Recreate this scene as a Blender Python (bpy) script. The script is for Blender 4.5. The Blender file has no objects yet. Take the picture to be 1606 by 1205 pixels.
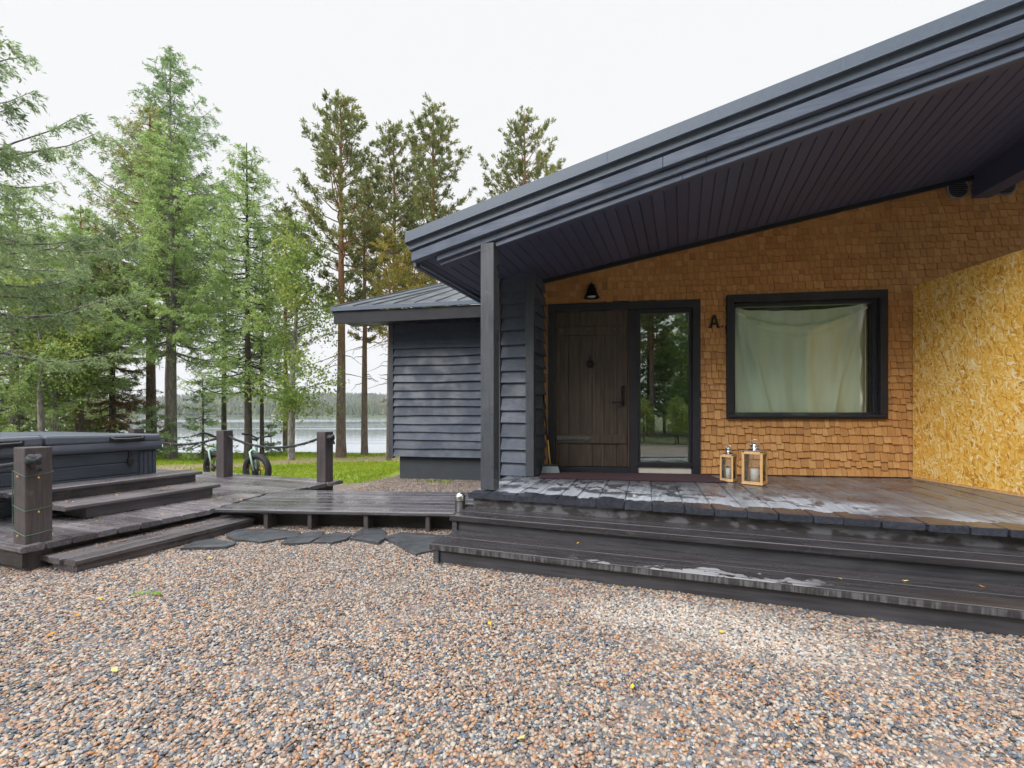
import bpy, math, random
import numpy as np
from mathutils import Vector, Matrix
R = math.radians
SC = bpy.context.scene
COL = SC.collection
rnd = random.Random(7)

# ------------------------------------------------------------------ camera, sky, sun, exposure
CZ = 1.27; FPX = 720.0; HX = 803.0; HY = 650.0
cd = bpy.data.cameras.new('camera'); cam = bpy.data.objects.new('camera', cd); COL.objects.link(cam)
cam.location = (0, 0, CZ); cam.rotation_euler = (R(90), 0, 0)
cd.sensor_width = 36; cd.lens = FPX / 1606 * 36; cd.shift_y = 47.5 / 1606
cd.clip_start = .05; cd.clip_end = 6000
SC.camera = cam
SC.view_settings.view_transform = 'Standard'; SC.view_settings.look = 'None'
SC.view_settings.exposure = 1.05; SC.view_settings.gamma = 1

W = bpy.data.worlds.new('World'); SC.world = W; W.use_nodes = True
wn = W.node_tree; wn.nodes.clear()
def wnode(t): return wn.nodes.new(t)
wo = wnode('ShaderNodeOutputWorld'); bg = wnode('ShaderNodeBackground'); bg.inputs['Strength'].default_value = .1
sky = wnode('ShaderNodeTexSky'); sky.sky_type = 'NISHITA'; sky.sun_disc = False
sky.sun_elevation = R(40); sky.sun_rotation = R(226); sky.dust_density = 4
tc = wnode('ShaderNodeTexCoord'); sep = wnode('ShaderNodeSeparateXYZ'); wn.links.new(tc.outputs['Generated'], sep.inputs[0])
mr = wnode('ShaderNodeMapRange'); mr.inputs[1].default_value = .71; mr.inputs[2].default_value = .92
mr.inputs[3].default_value = 4.75; mr.inputs[4].default_value = 22.0
wn.links.new(sep.outputs['Z'], mr.inputs[0])
cmb = wnode('ShaderNodeCombineColor')
for k, m in enumerate((1.0, 1.0, 1.0)):
    mm = wnode('ShaderNodeMath'); mm.operation = 'MULTIPLY'; mm.inputs[1].default_value = m
    wn.links.new(mr.outputs[0], mm.inputs[0]); wn.links.new(mm.outputs[0], cmb.inputs[k])
mx = wnode('ShaderNodeMix'); mx.data_type = 'RGBA'; mx.inputs[0].default_value = .94
wn.links.new(sky.outputs[0], mx.inputs[6]); wn.links.new(cmb.outputs[0], mx.inputs[7])
wn.links.new(mx.outputs[2], bg.inputs['Color']); wn.links.new(bg.outputs[0], wo.inputs['Surface'])

sd = bpy.data.lights.new('sun', 'SUN'); sd.energy = 1.5; sd.angle = R(30); sd.color = (1, .97, .93)
sun = bpy.data.objects.new('sun', sd); COL.objects.link(sun)
sun.rotation_euler = (R(50), 0, R(-46))       # high diffuse sun behind the camera

# ------------------------------------------------------------------ helpers
ORG = {}
def org(o): return ORG.get(o.name, Vector((0, 0, 0))) if o else Vector((0, 0, 0))
def tag(o, label=None, cat=None, group=None, kind=None):
    if label: o['label'] = label
    if cat: o['category'] = cat
    if group: o['group'] = group
    if kind: o['kind'] = kind
    return o
def thing(name, loc, label, cat, group=None):
    o = bpy.data.objects.new(name, None); COL.objects.link(o); o.location = loc
    o.empty_display_size = .2
    ORG[o.name] = Vector(loc)
    return tag(o, label, cat, group)
def children(o): return [c for c in list(bpy.data.objects) if c.parent == o]
def dup(o, parent=None, kids=None):
    c = o.copy(); COL.objects.link(c); c.parent = parent
    for ch in children(o): dup(ch, c)
    return c
def at(px, py, d): return Vector(((px - HX) / FPX * d, d, CZ - (py - HY) / FPX * d))

class MB:
    def __init__(s): s.v = []; s.f = []; s.sm = []; s.cuts = []
    def cut(s): s.cuts.append((len(s.v), len(s.f))); return s
    def each(s, name, mat, parent=None, bevel=0):
        """one object for every piece between cuts"""
        b = [(0, 0)]+s.cuts+[(len(s.v), len(s.f))]; out = []
        for (v0, f0), (v1, f1) in zip(b, b[1:]):
            if f1 > f0:
                m = MB(); m.v = s.v[v0:v1]; m.f = [[i-v0 for i in f] for f in s.f[f0:f1]]; m.sm = s.sm[f0:f1]; out.append(m.build(name, mat, parent, bevel))
        return out
    def add(s, vs, fs, smooth=False):
        n = len(s.v); s.v += [tuple(v) for v in vs]
        s.f += [[i + n for i in f] for f in fs]; s.sm += [smooth] * len(fs)
        return s
    def hexa(s, p):     # 8 points: bottom 4 loop, top 4 loop
        return s.add(p, [(3,2,1,0),(4,5,6,7),(0,1,5,4),(1,2,6,5),(2,3,7,6),(3,0,4,7)])
    def fb(s, F, a0, a1, b0, b1, z0, z1):
        return s.hexa([F(a0,b0,z0),F(a1,b0,z0),F(a1,b1,z0),F(a0,b1,z0),F(a0,b0,z1),F(a1,b0,z1),F(a1,b1,z1),F(a0,b1,z1)])
    def prism(s, pts, vec):
        n = len(pts); vec = Vector(vec)
        vs = [Vector(p) for p in pts] + [Vector(p) + vec for p in pts]
        return s.add(vs, [list(range(n))[::-1], list(range(n, 2*n))] + [(i, (i+1) % n, n+(i+1) % n, n+i) for i in range(n)])
    def tube(s, pts, rad, n=8, cap=True, smooth=True):
        pts = [Vector(p) for p in pts]; m = len(pts)
        if not hasattr(rad, '__len__'): rad = [rad]*m
        vs = []; ref = None
        for i, p in enumerate(pts):
            t = (pts[min(i+1, m-1)] - pts[max(i-1, 0)]).normalized()
            if ref is None:
                ref = Vector((0,0,1)) if abs(t.z) < .9 else Vector((1,0,0))
            x = (ref - t*ref.dot(t)).normalized(); y = t.cross(x); ref = x
            for k in range(n):
                a = 2*math.pi*k/n
                vs.append(p + (x*math.cos(a) + y*math.sin(a))*rad[i])
        fs = [(i*n+k, i*n+(k+1) % n, (i+1)*n+(k+1) % n, (i+1)*n+k) for i in range(m-1) for k in range(n)]
        if cap: fs += [list(range(n))[::-1], [(m-1)*n+k for k in range(n)]]
        return s.add(vs, fs, smooth)
    def lathe(s, c, prof, n=24, axis='z', smooth=True):
        c = Vector(c); vs = []
        for r, h in prof:
            for k in range(n):
                a = 2*math.pi*k/n; x, y = r*math.cos(a), r*math.sin(a)
                vs.append(c + (Vector((x, y, h)) if axis == 'z' else axis @ Vector((x, y, h))))
        m = len(prof)
        fs = [(i*n+k, i*n+(k+1) % n, (i+1)*n+(k+1) % n, (i+1)*n+k) for i in range(m-1) for k in range(n)]
        return s.add(vs, fs, smooth)
    def torus(s, c, ax, R0, r, n=36, k=10):   # ax: 3x3 matrix, ring in its xy plane
        c = Vector(c); vs = []
        for i in range(n):
            a = 2*math.pi*i/n
            for j in range(k):
                b = 2*math.pi*j/k; q = R0 + r*math.cos(b)
                vs.append(c + ax @ Vector((q*math.cos(a), q*math.sin(a), r*math.sin(b))))
        fs = [(i*k+j, ((i+1) % n)*k+j, ((i+1) % n)*k+(j+1) % k, i*k+(j+1) % k) for i in range(n) for j in range(k)]
        return s.add(vs, fs, True)
    def plank(s, F, a0, a1, b0, b1, zt, th, n=6, wob=.003, ch=.007, endj=0.0):
        """board along a, across b, top at zt; chamfered, a little uneven"""
        bm_ = (b0+b1)/2; vs = []; r = rnd
        tilt = r.uniform(-1, 1)*wob; m = 8
        for i in range(n+1):
            a = a0 + (a1-a0)*i/n
            w0 = r.uniform(-1, 1)*wob; w1 = r.uniform(-1, 1)*wob; dz = r.uniform(-.5, .5)*wob
            q0, q1 = b0+w0, b1+w1; t0 = zt+dz-tilt; t1 = zt+dz+tilt; zb = zt-th
            prof = [(q0+ch, zb), (q1-ch, zb), (q1, zb+ch), (q1, t1-ch), (q1-ch, t1), (q0+ch, t0), (q0, t0-ch), (q0, zb+ch)]
            e = r.uniform(-1, 1)*endj if i in (0, n) else 0
            vs += [F(a+e, b, z) for b, z in prof]
        fs = [(i*m+k, i*m+(k+1) % m, (i+1)*m+(k+1) % m, (i+1)*m+k) for i in range(n) for k in range(m)]
        fs += [list(range(m))[::-1], [n*m+k for k in range(m)]]
        return s.add(vs, fs)
    def build(s, name, mat, parent=None, bevel=0, loc=None, sub=0, label=None):
        me = bpy.data.meshes.new(name)
        base = org(parent) if parent else (Vector(loc) if loc is not None else Vector((0,0,0)))
        me.from_pydata([(x-base.x, y-base.y, z-base.z) for x, y, z in s.v], [], s.f)
        me.polygons.foreach_set('use_smooth', s.sm)
        me.materials.append(mat)
        import bmesh
        bm = bmesh.new(); bm.from_mesh(me); bmesh.ops.recalc_face_normals(bm, faces=bm.faces); bm.to_mesh(me); bm.free()
        me.update()
        o = bpy.data.objects.new(name, me); COL.objects.link(o)
        if parent: o.parent = parent
        else: o.location = base
        ORG[o.name] = base
        if bevel:
            b = o.modifiers.new('bevel', 'BEVEL'); b.width = bevel; b.segments = 2; b.limit_method = 'ANGLE'; b.angle_limit = R(40)
        if label: o['label'] = label
        return o

# ------------------------------------------------------------------ material helpers
class NT:
    def __init__(s, name):
        s.m = bpy.data.materials.new(name); s.m.use_nodes = True; s.t = s.m.node_tree; s.t.nodes.clear()
        s.out = s.n('ShaderNodeOutputMaterial'); s.b = s.n('ShaderNodeBsdfPrincipled')
        s.l(s.b.outputs[0], s.out.inputs['Surface']); s._oc = None
    def n(s, t): return s.t.nodes.new(t)
    def l(s, a, b): s.t.links.new(a, b)
    def put(s, sock, v):
        if hasattr(v, 'is_output'): s.l(v, sock)
        elif hasattr(v, '__len__') and len(v) == 3 and sock.type == 'RGBA': sock.default_value = (*v, 1)
        else: sock.default_value = v
    def set(s, **k):
        for key, v in k.items(): s.put(s.b.inputs[{'col':'Base Color','rough':'Roughness','metal':'Metallic','spec':'Specular IOR Level','nor':'Normal','coat':'Coat Weight','coatr':'Coat Roughness'}[key]], v)
        return s
    def oc(s):
        if not s._oc: s._oc = s.n('ShaderNodeTexCoord').outputs['Object']
        return s._oc
    def pos(s): return s.n('ShaderNodeNewGeometry').outputs['Position']
    def isl(s): return s.n('ShaderNodeNewGeometry').outputs['Random Per Island']
    def rot(s, v, ang):
        r = s.n('ShaderNodeVectorRotate'); r.rotation_type = 'Z_AXIS'; r.inputs['Angle'].default_value = ang; s.l(v, r.inputs['Vector']); return r.outputs[0]
    def scl(s, v, k):
        r = s.n('ShaderNodeVectorMath'); r.operation = 'MULTIPLY'; s.l(v, r.inputs[0]); r.inputs[1].default_value = k; return r.outputs[0]
    def addv(s, v, k):
        r = s.n('ShaderNodeVectorMath'); r.operation = 'ADD'; s.l(v, r.inputs[0]); s.put(r.inputs[1], k); return r.outputs[0]
    def noise(s, v, scale, det=4, rough=.55, dist=0):
        r = s.n('ShaderNodeTexNoise'); s.l(v, r.inputs['Vector'])
        r.inputs['Scale'].default_value = scale; r.inputs['Detail'].default_value = det
        r.inputs['Roughness'].default_value = rough; r.inputs['Distortion'].default_value = dist; return r.outputs[0]
    def vor(s, v, scale, feat='F1', rnd_=1.0):
        r = s.n('ShaderNodeTexVoronoi'); r.feature = feat; s.l(v, r.inputs['Vector']); r.inputs['Scale'].default_value = scale
        r.inputs['Randomness'].default_value = rnd_; return r
    def ramp(s, f, stops, interp='LINEAR'):
        r = s.n('ShaderNodeValToRGB'); r.color_ramp.interpolation = interp; e = r.color_ramp.elements
        while len(e) < len(stops): e.new(.5)
        for i, (p, c) in enumerate(stops):
            e[i].position = p; e[i].color = (*c, 1) if hasattr(c, '__len__') else (c, c, c, 1)
        s.l(f, r.inputs[0]); return r.outputs[0]
    def mix(s, f, a, b, blend='MIX'):
        r = s.n('ShaderNodeMix'); r.data_type = 'RGBA'; r.blend_type = blend
        s.put(r.inputs[0], f); s.put(r.inputs[6], a); s.put(r.inputs[7], b); return r.outputs[2]
    def ma(s, op, a, b=0.0, c=None, clamp=False):
        r = s.n('ShaderNodeMath'); r.operation = op; r.use_clamp = clamp; s.put(r.inputs[0], a); s.put(r.inputs[1], b)
        if c is not None: s.put(r.inputs[2], c)
        return r.outputs[0]
    def ss(s, v, lo, hi):
        r = s.n('ShaderNodeMapRange'); r.interpolation_type = 'SMOOTHSTEP'; s.put(r.inputs[0], v)
        r.inputs[1].default_value = lo; r.inputs[2].default_value = hi; return r.outputs[0]
    def sep(s, v):
        r = s.n('ShaderNodeSeparateXYZ'); s.l(v, r.inputs[0]); return r.outputs
    def bump(s, h, st=.3, d=.01):
        r = s.n('ShaderNodeBump'); r.inputs['Strength'].default_value = st; r.inputs['Distance'].default_value = d; s.l(h, r.inputs['Height']); return r.outputs[0]

def plain(name, col, rough=.5, metal=0, var=.25, scale=8, bump=.15):
    t = NT(name); nz = t.noise(t.oc(), scale, 5)
    c = t.mix(nz, tuple(x*(1-var) for x in col), tuple(min(1, x*(1+var)) for x in col))
    f = t.noise(t.oc(), scale*9, 3)
    t.set(col=c, rough=t.ma('MULTIPLY_ADD', nz, .25, rough-.12), metal=metal, nor=t.bump(f, bump, .003))
    return t.m
PA = math.atan2(.349, .937)             # porch angle (20.4 deg)
def wood(name, dark, light, rough=.4, ang=0, ax='x', wet=.0, isl=.5, bump=.35, spec=.5, wear=None):
    """boards with grain along x or y of the frame turned by ang (frame axis x -> (cos,-sin)), or along z"""
    t = NT(name); v = t.rot(t.oc(), ang)
    st = {'x': (1.2, 26, 26), 'y': (26, 1.2, 26), 'z': (26, 26, 1.2)}[ax]
    off = t.n('ShaderNodeCombineXYZ'); i = t.isl()
    for k in range(3): t.l(t.ma('MULTIPLY', i, 37.0+13*k), off.inputs[k])
    g = t.noise(t.addv(t.scl(v, st), off.outputs[0]), 1.6, 6, .65, .4)
    big = t.noise(v, 2.2, 4, .6)
    f = t.ma('ADD', t.ma('MULTIPLY', g, .75), t.ma('MULTIPLY', big, .4))
    c = t.mix(t.ss(f, .35, .8), dark, light)
    k = t.ma('MULTIPLY_ADD', i, isl*1.2, 1-isl*.6)
    kk = t.n('ShaderNodeCombineColor'); [t.l(k, kk.inputs[q]) for q in range(3)]
    c = t.mix(1.0, c, kk.outputs[0], 'MULTIPLY')
    if wear:
        w = t.noise(v, 9, 6, .7); c = t.mix(t.ma('MULTIPLY', t.ss(w, .58, .75), wear[1]), c, wear[0])
    rr = t.ma('ADD', t.ma('MULTIPLY', t.ss(t.noise(v, 3.1, 4, .6), .35, .65), .3), rough-.15)
    t.set(col=c, rough=rr, nor=t.bump(g, bump, .004), spec=spec)
    return t.m

DARKW = (.026, .023, .025); LITEW = (.105, .094, .098)
M = {}
M['paint'] = wood('grey_blue_paint', (.054, .067, .096), (.082, .101, .141), .62, 0, 'x', isl=.3, bump=.3)
M['post_paint'] = wood('post_paint', (.048, .055, .068), (.085, .095, .113), .4, 0, 'z', isl=.2, bump=.3, wear=((.22, .23, .25), .35))
M['corner_paint'] = wood('corner_paint', (.045, .05, .064), (.075, .084, .103), .45, 0, 'z', isl=.2, bump=.3)
M['fascia'] = wood('fascia_paint', (.095, .118, .172), (.138, .168, .235), .6, PA, 'x', isl=.15, bump=.5, spec=.35)
M['flash'] = plain('roof_flashing', (.10, .13, .18), .5, .0, .2, 30, .2)
t = NT('soffit_paint'); v = t.rot(t.oc(), PA); g = t.noise(t.scl(v, (30, .8, 30)), 1.4, 4, .6)
t.set(col=t.mix(t.ma('ADD', t.ma('MULTIPLY', t.isl(), .6), t.ma('MULTIPLY', g, .4)), (.056, .064, .118), (.084, .095, .168)), rough=.45, nor=t.bump(g, .2, .003)); M['soffit'] = t.m
M['black'] = plain('black_paint', (.016, .017, .023), .42, 0, .2, 10, .15)
M['frame'] = wood('dark_frame_paint', (.013, .014, .021), (.021, .022, .032), .5, R(8.2), 'x', isl=.2, bump=.2, spec=.4)
M['ventgrey'] = plain('grey_vent_plastic', (.20, .20, .21), .5)
M['iron'] = plain('black_iron', (.014, .014, .016), .35, .6, .2)
M['zinc'] = plain('grey_iron', (.22, .25, .28), .42, .7, .3, 25)
M['steel'] = plain('polished_steel', (.6, .6, .6), .22, 1, .1)
M['concrete'] = plain('dark_plinth', (.045, .053, .065), .75, 0, .3, 6, .6)
M['deckwood'] = wood('left_deck_wood', (.062, .056, .064), (.19, .175, .19), .3, PA, 'x', isl=.6, wear=((.2, .13, .08), .3))
M['treadwood'] = wood('tread_wood', (.050, .044, .049), (.155, .14, .15), .4, PA, 'y', isl=.5, wear=((.2, .16, .13), .3))
M['walkwood'] = wood('walkway_wood', (.036, .034, .040), (.13, .124, .14), .26, R(4.5), 'x', isl=.8, wear=((.12, .07, .05), .3))
M['joist'] = wood('joist_wood', (.02, .018, .018), (.055, .048, .045), .6, R(4.5), 'x')
M['postwood'] = wood('rope_post_wood', (.045, .037, .040), (.115, .097, .102), .5, PA, 'z', isl=.3, wear=((.19, .14, .11), .5))
M['rope'] = plain('dark_rope', (.028, .032, .040), .7, 0, .35, 60, .5)
M['amber'] = plain('amber_bulb', (.75, .45, .10), .3)
M['wire'] = plain('green_wire', (.08, .16, .13), .5)
M['mat'] = plain('doormat_fibre', (.045, .020, .028), .95, 0, .5, 90, .8)
M['pine_wood'] = wood('lantern_wood', (.52, .30, .12), (.80, .52, .25), .45, 0, 'z', isl=.15)
M['wax'] = plain('candle_wax', (.9, .88, .84), .5, 0, .05)
M['bristle'] = plain('pale_bristle', (.30, .35, .40), .7, 0, .35, 120, .6)
M['yellow'] = plain('yellow_stick', (.60, .38, .08), .5)
M['sill'] = plain('pale_block', (.55, .52, .48), .7)
M['vinyl'] = plain('tub_cover_vinyl', (.105, .122, .157), .36, 0, .18, 5, .2)
M['tubwall'] = wood('tub_panel', (.035, .045, .062), (.058, .072, .096), .4, PA, 'y', isl=.3)
M['plastic'] = plain('black_plastic', (.018, .018, .02), .4)
M['slate'] = plain('wet_slate', (.065, .070, .080), .3, 0, .6, 9, 1.0)
M['rubber'] = plain('tyre_rubber', (.022, .023, .026), .7)
M['mint'] = plain('mint_paint', (.42, .62, .53), .3, 0, .06)
M['orange'] = plain('orange_red', (.75, .12, .03), .4)

def glassmat(name, tint, f0, fk=1.0, rough=.0):
    t = NT(name); t.t.nodes.remove(t.b)
    tr = t.n('ShaderNodeBsdfTransparent'); tr.inputs[0].default_value = (*tint, 1)
    gl = t.n('ShaderNodeBsdfGlossy'); gl.inputs['Roughness'].default_value = rough; gl.inputs[0].default_value = (.95, 1, .98, 1)
    lw = t.n('ShaderNodeFresnel'); lw.inputs[0].default_value = 1.5
    f = t.ma('MULTIPLY_ADD', lw.outputs[0], fk, f0, clamp=True)
    m = t.n('ShaderNodeMixShader'); t.l(f, m.inputs[0]); t.l(tr.outputs[0], m.inputs[1]); t.l(gl.outputs[0], m.inputs[2])
    t.l(m.outputs[0], t.out.inputs['Surface']); return t.m
M['glass'] = glassmat('window_glass', (.93, .97, .94), .018, .45)
M['glass2'] = glassmat('side_light_glass', (.85, .9, .87), .20)
M['lglass'] = glassmat('lantern_glass', (.97, .98, .98), .0)

# shingles
t = NT('shingle_wood'); v = t.rot(t.oc(), R(8.2)); i = t.isl()
g = t.noise(t.scl(v, (40, 40, 3)), 1.5, 5, .6)
c = t.ramp(i, [(0, (.43, .21, .072)), (.25, (.55, .285, .098)), (.5, (.49, .24, .082)), (.8, (.61, .34, .135)), (.93, (.52, .27, .10)), (1, (.36, .18, .07))])
c = t.mix(t.ma('MULTIPLY', t.ss(g, .4, .75), .3), c, (.26, .12, .045))
c = t.mix(t.ma('MULTIPLY', t.ss(t.noise(t.oc(), 1.3, 4, .6), .52, .72), .3), c, (.25, .105, .04))
t.set(col=c, rough=.62, nor=t.bump(g, .25, .004)); M['shingle'] = t.m

# OSB
t = NT('strand_board'); v = t.scl(t.oc(), (1, 1, 1))
base = None
for k, (an, sc) in enumerate(((.1, 9.5), (-.35, 12.5), (.5, 8), (-.8, 11), (1.25, 13.5), (.2, 14.5))):
    r = t.n('ShaderNodeVectorRotate'); r.rotation_type = 'X_AXIS'; r.inputs['Angle'].default_value = an; t.l(v, r.inputs['Vector'])
    dn = t.n('ShaderNodeTexNoise'); dn.inputs['Scale'].default_value = 7; t.l(r.outputs[0], dn.inputs['Vector'])
    vv = t.addv(t.scl(r.outputs[0], (1, 4.6, 1.0)), t.scl(dn.outputs[1], (.3, .5, .3)))
    vo = t.vor(vv, sc)
    cc = t.ramp(t.sep(vo.outputs['Color'])[0], [(0, (.48, .20, .018)), (.2, (.78, .42, .06)), (.55, (.90, .54, .11)), (.82, (.95, .70, .26)), (1, (.98, .86, .55))])
    fib = t.noise(t.scl(vv, (1, 30, 3)), 3, 3)
    cc = t.mix(t.ma('MULTIPLY', t.ss(fib, .35, .75), .4), cc, (.46, .22, .02))
    base = cc if base is None else t.mix(t.ss(t.sep(vo.outputs['Color'])[1], .5, .53), base, cc)
t.set(col=base, rough=.45, nor=t.bump(t.sep(base)[0], .3, .004)); M['osb'] = t.m

# front-porch boards: dry pale band, wet dark edge with brown shine  (frame: s along edge, t back from it)
def porchmat(name, kind):
    t = NT(name); v = t.rot(t.oc(), PA); s_, t_, z_ = t.sep(v)
    i = t.isl()
    off = t.n('ShaderNodeCombineXYZ'); [t.l(t.ma('MULTIPLY', i, 31.0+9*k), off.inputs[k]) for k in range(3)]
    st = (24, 1.2, 24) if kind == 'deck' else (1.2, 24, 24)
    g = t.noise(t.addv(t.scl(v, st), off.outputs[0]), 1.5, 6, .65, .4)
    n1 = t.noise(v, 3.2, 5, .62); n2 = t.noise(v, 8.5, 5, .65); n0 = t.noise(v, 1.1, 3)
    wet = t.mix(t.ss(g, .35, .75), (.026, .030, .043), (.056, .063, .086))
    if kind == 'tread': wet = t.mix(t.ss(g, .35, .75), (.026, .024, .027), (.066, .062, .070))
    if kind == 'deck':
        # wet rim
        e = t.ma('ADD', t.ma('ADD', t_, t.ma('MULTIPLY', t.ma('SUBTRACT', i, .5), .07)), t.ma('MULTIPLY', t.ma('SUBTRACT', t.noise(v, 4.2, 5, .6), .5), .55))
        left = t.ss(s_, 1.9, .9)
        dry = t.ma('MULTIPLY', t.ss(e, .165, .19), t.ma('SUBTRACT', 1.0, t.ma('MULTIPLY', t.ss(e, .5, 1.45), .86)))
        dry = t.ma('MULTIPLY', dry, t.ma('MULTIPLY_ADD', t.ss(t.ma('ADD', n0, t.ma('MULTIPLY', left, .3)), .36, .6), .7, .3))
        blot = t.ma('MULTIPLY', t.ss(t.noise(t.scl(v, (1, .7, 1)), 7, 5, .62), .50, .54), t.ss(e, .30, .46))
        dry = t.ma('MULTIPLY', dry, t.ma('SUBTRACT', 1.0, t.ma('MULTIPLY', blot, .9)))
        dcol = t.mix(t.ss(g, .3, .75), (.25, .275, .325), (.44, .47, .53))
        brown = t.ma('MULTIPLY', t.ma('MULTIPLY', t.ss(e, .17, .11), t.ss(t_, .03, .06)), t.ma('MULTIPLY', t.ss(s_, 1.5, 1.9), t.ss(n0, .42, .55)))
        dry = t.ma('MAXIMUM', dry, t.ma('MULTIPLY', t.ma('MULTIPLY', t.ss(s_, 1.4, 2.4), t.ss(e, .2, .4)), t.ma('MULTIPLY', t.ss(n1, .38, .62), .34)))
        c = t.mix(dry, t.mix(t.ma('MULTIPLY', t.ss(e, .2, .5), .5), wet, (.085, .085, .098)), dcol); c = t.mix(t.ma('MULTIPLY', brown, .4), c, (.12, .085, .065))
        rg = t.ma('MULTIPLY_ADD', dry, .38, .24)
    elif kind == 'tread':
        band = t.ma('MULTIPLY', t.ss(s_, 1.15, 1.5), t.ss(s_, 3.1, 2.6))
        e = t.ma('ADD', t.ma('ADD', t_, .84), t.ma('MULTIPLY', t.ma('SUBTRACT', t.noise(t.scl(v, (1, 1.6, 1)), 3.4, 5, .62), .5), 1.1))
        dry = t.ma('MULTIPLY', t.ma('MULTIPLY', t.ss(e, .05, .03), band), t.ss(z_, .168, .174))
        drip = t.noise(t.scl(v, (38, 5, 3)), 1.0, 4, .6)
        face = t.ma('MULTIPLY', t.ss(z_, .172, .165), t.ss(drip, .42, .62))
        fleck = t.ma('MULTIPLY', t.ss(n2, .66, .70), .5)
        c = t.mix(t.ma('MULTIPLY', fleck, .5), wet, (.17, .14, .13)); c = t.mix(t.ma('MULTIPLY', face, .45), c, (.22, .225, .24)); c = t.mix(t.ma('MULTIPLY', dry, t.ma('MULTIPLY_ADD', t.ss(g, .3, .7), .5, .3)), c, (.36, .37, .40))
        rg = t.ma('MULTIPLY_ADD', dry, .4, t.ma('MULTIPLY_ADD', n1, .3, .10))
    else:  # skirt: mottled
        mt = t.ss(t.noise(t.scl(v, (5, 5, 9)), 1.0, 5, .6), .44, .56)
        c = t.mix(mt, (.045, .04, .04), (.15, .15, .168)); rg = .45
    k = t.ma('MULTIPLY_ADD', i, .3, .85); kk = t.n('ShaderNodeCombineColor'); [t.l(k, kk.inputs[q]) for q in range(3)]
    c = t.mix(1.0, c, kk.outputs[0], 'MULTIPLY')
    t.set(col=c, rough=rg, nor=t.bump(g, .35, .004)); return t.m
M['porch'] = porchmat('porch_boards', 'deck'); M['tread'] = porchmat('porch_tread', 'tread'); M['skirt'] = porchmat('porch_skirt', 'skirt'); M['riser'] = wood('riser_wood', (.030, .030, .036), (.09, .09, .104), .45, PA, 'x', isl=.2, wear=((.14, .14, .15), .4))

# plank door
t = NT('door_planks'); v = t.rot(t.oc(), R(8.2)); i = t.isl()
off = t.n('ShaderNodeCombineXYZ'); [t.l(t.ma('MULTIPLY', i, 31.0+9*k), off.inputs[k]) for k in range(3)]
g = t.noise(t.addv(t.scl(v, (22, 22, 1.3)), off.outputs[0]), 1.6, 6, .65, .6)
c = t.mix(t.ss(g, .32, .75), (.025, .018, .014), (.098, .067, .047)); c = t.mix(t.ma('MULTIPLY', i, .3), c, (.045, .036, .034))
t.set(col=c, rough=.5, nor=t.bump(g, .3, .004)); M['door'] = t.m

# curtain
t = NT('curtain_cloth'); nz = t.noise(t.scl(t.oc(), (9, 9, 1.2)), 1, 4)
t.set(col=t.mix(nz, (.56, .60, .54), (.82, .85, .78)), rough=.85)
t.b.inputs['Transmission Weight'].default_value = 0; M['curtain'] = t.m
M['room'] = plain('dark_room', (.05, .045, .04), .8)

# metal roof
t = NT('metal_roof_sheet'); nz = t.noise(t.oc(), 3, 6, .7)
t.set(col=t.mix(t.ss(nz, .35, .7), (.055, .066, .082), (.13, .15, .175)), rough=t.ma('MULTIPLY_ADD', nz, .25, .25), metal=.2); M['roofmetal'] = t.m

# ------------------------------------------------------------------ frames of reference
Cx, Cy = -.43, 4.68
def PF(s, t, z=0): return Vector((Cx + .937*s + .349*t, Cy - .349*s + .937*t, z))
def toPF(x, y): return ((x-Cx)*.937 - (y-Cy)*.349, (x-Cx)*.349 + (y-Cy)*.937)
HO = (.436, 6.40); ca, sa = math.cos(R(8.2)), math.sin(R(8.2))
def HF(u, w, z=0): return Vector((HO[0] + ca*u + sa*w, HO[1] - sa*u + ca*w, z))
def soff(s): return 3.094 + .205*s
def RF(s, t, h): return PF(s, t, soff(s) + h)
def soffH(u, w=0):
    p = HF(u, w); return soff(toPF(p.x, p.y)[0])
cb_, sb_ = math.cos(R(16.5)), math.sin(R(16.5))
def DF(b, a, z=0): return Vector((Cx + cb_*b + sb_*a, Cy - sb_*b + cb_*a, z))
cw, sw = math.cos(R(12)), math.sin(R(12))
def WF(u, w, z=0): return Vector((-2.52 + cw*u + sw*w, 9.6 - sw*u + cw*w, z))
ck, sk = math.cos(R(4.5)), math.sin(R(4.5))
def KF(a, b, z=0): return Vector((-3.28 + ck*a + sk*b, 5.06 - sk*a + ck*b, z))   # walkway
def sstep(x, a, b): q = np.clip((x-a)/(b-a), 0, 1); return q*q*(3-2*q)

# ------------------------------------------------------------------ ground, lake, hills
def gz(x, y):
    near = 1 - .65*sstep(x, -3.6, -2.4)
    z = -.22*sstep(y, 6.6, 9.3)*near - .28*sstep(y, 9.3, 20)
    z = z - 1.6*sstep(y, 20.3, 26) - 1.5*sstep(y, 26, 60)
    z = z + 3.4*sstep(y, 405, 470)
    hill = .72*(26*np.exp(-((x+520)/420)**2) + 20*np.exp(-((x-150)/300)**2) + 15*np.exp(-((x+1200)/500)**2) + 34*np.exp(-((x+180)/900)**2))
    z = z + hill*sstep(y, 470, 1100)
    z = z + .03*np.sin(x*.9+y*.5)*sstep(y, 9, 12)*(1-sstep(y, 20, 22))
    return z
def grid_mesh(xs, ys, zf):
    X, Y = np.meshgrid(xs, ys); Z = zf(X, Y); nx, ny = len(xs), len(ys)
    v = np.stack([X.ravel(), Y.ravel(), Z.ravel()], 1)
    i = np.arange(nx*ny).reshape(ny, nx)
    f = np.stack([i[:-1, :-1].ravel(), i[:-1, 1:].ravel(), i[1:, 1:].ravel(), i[1:, :-1].ravel()], 1)
    return v, f
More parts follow.
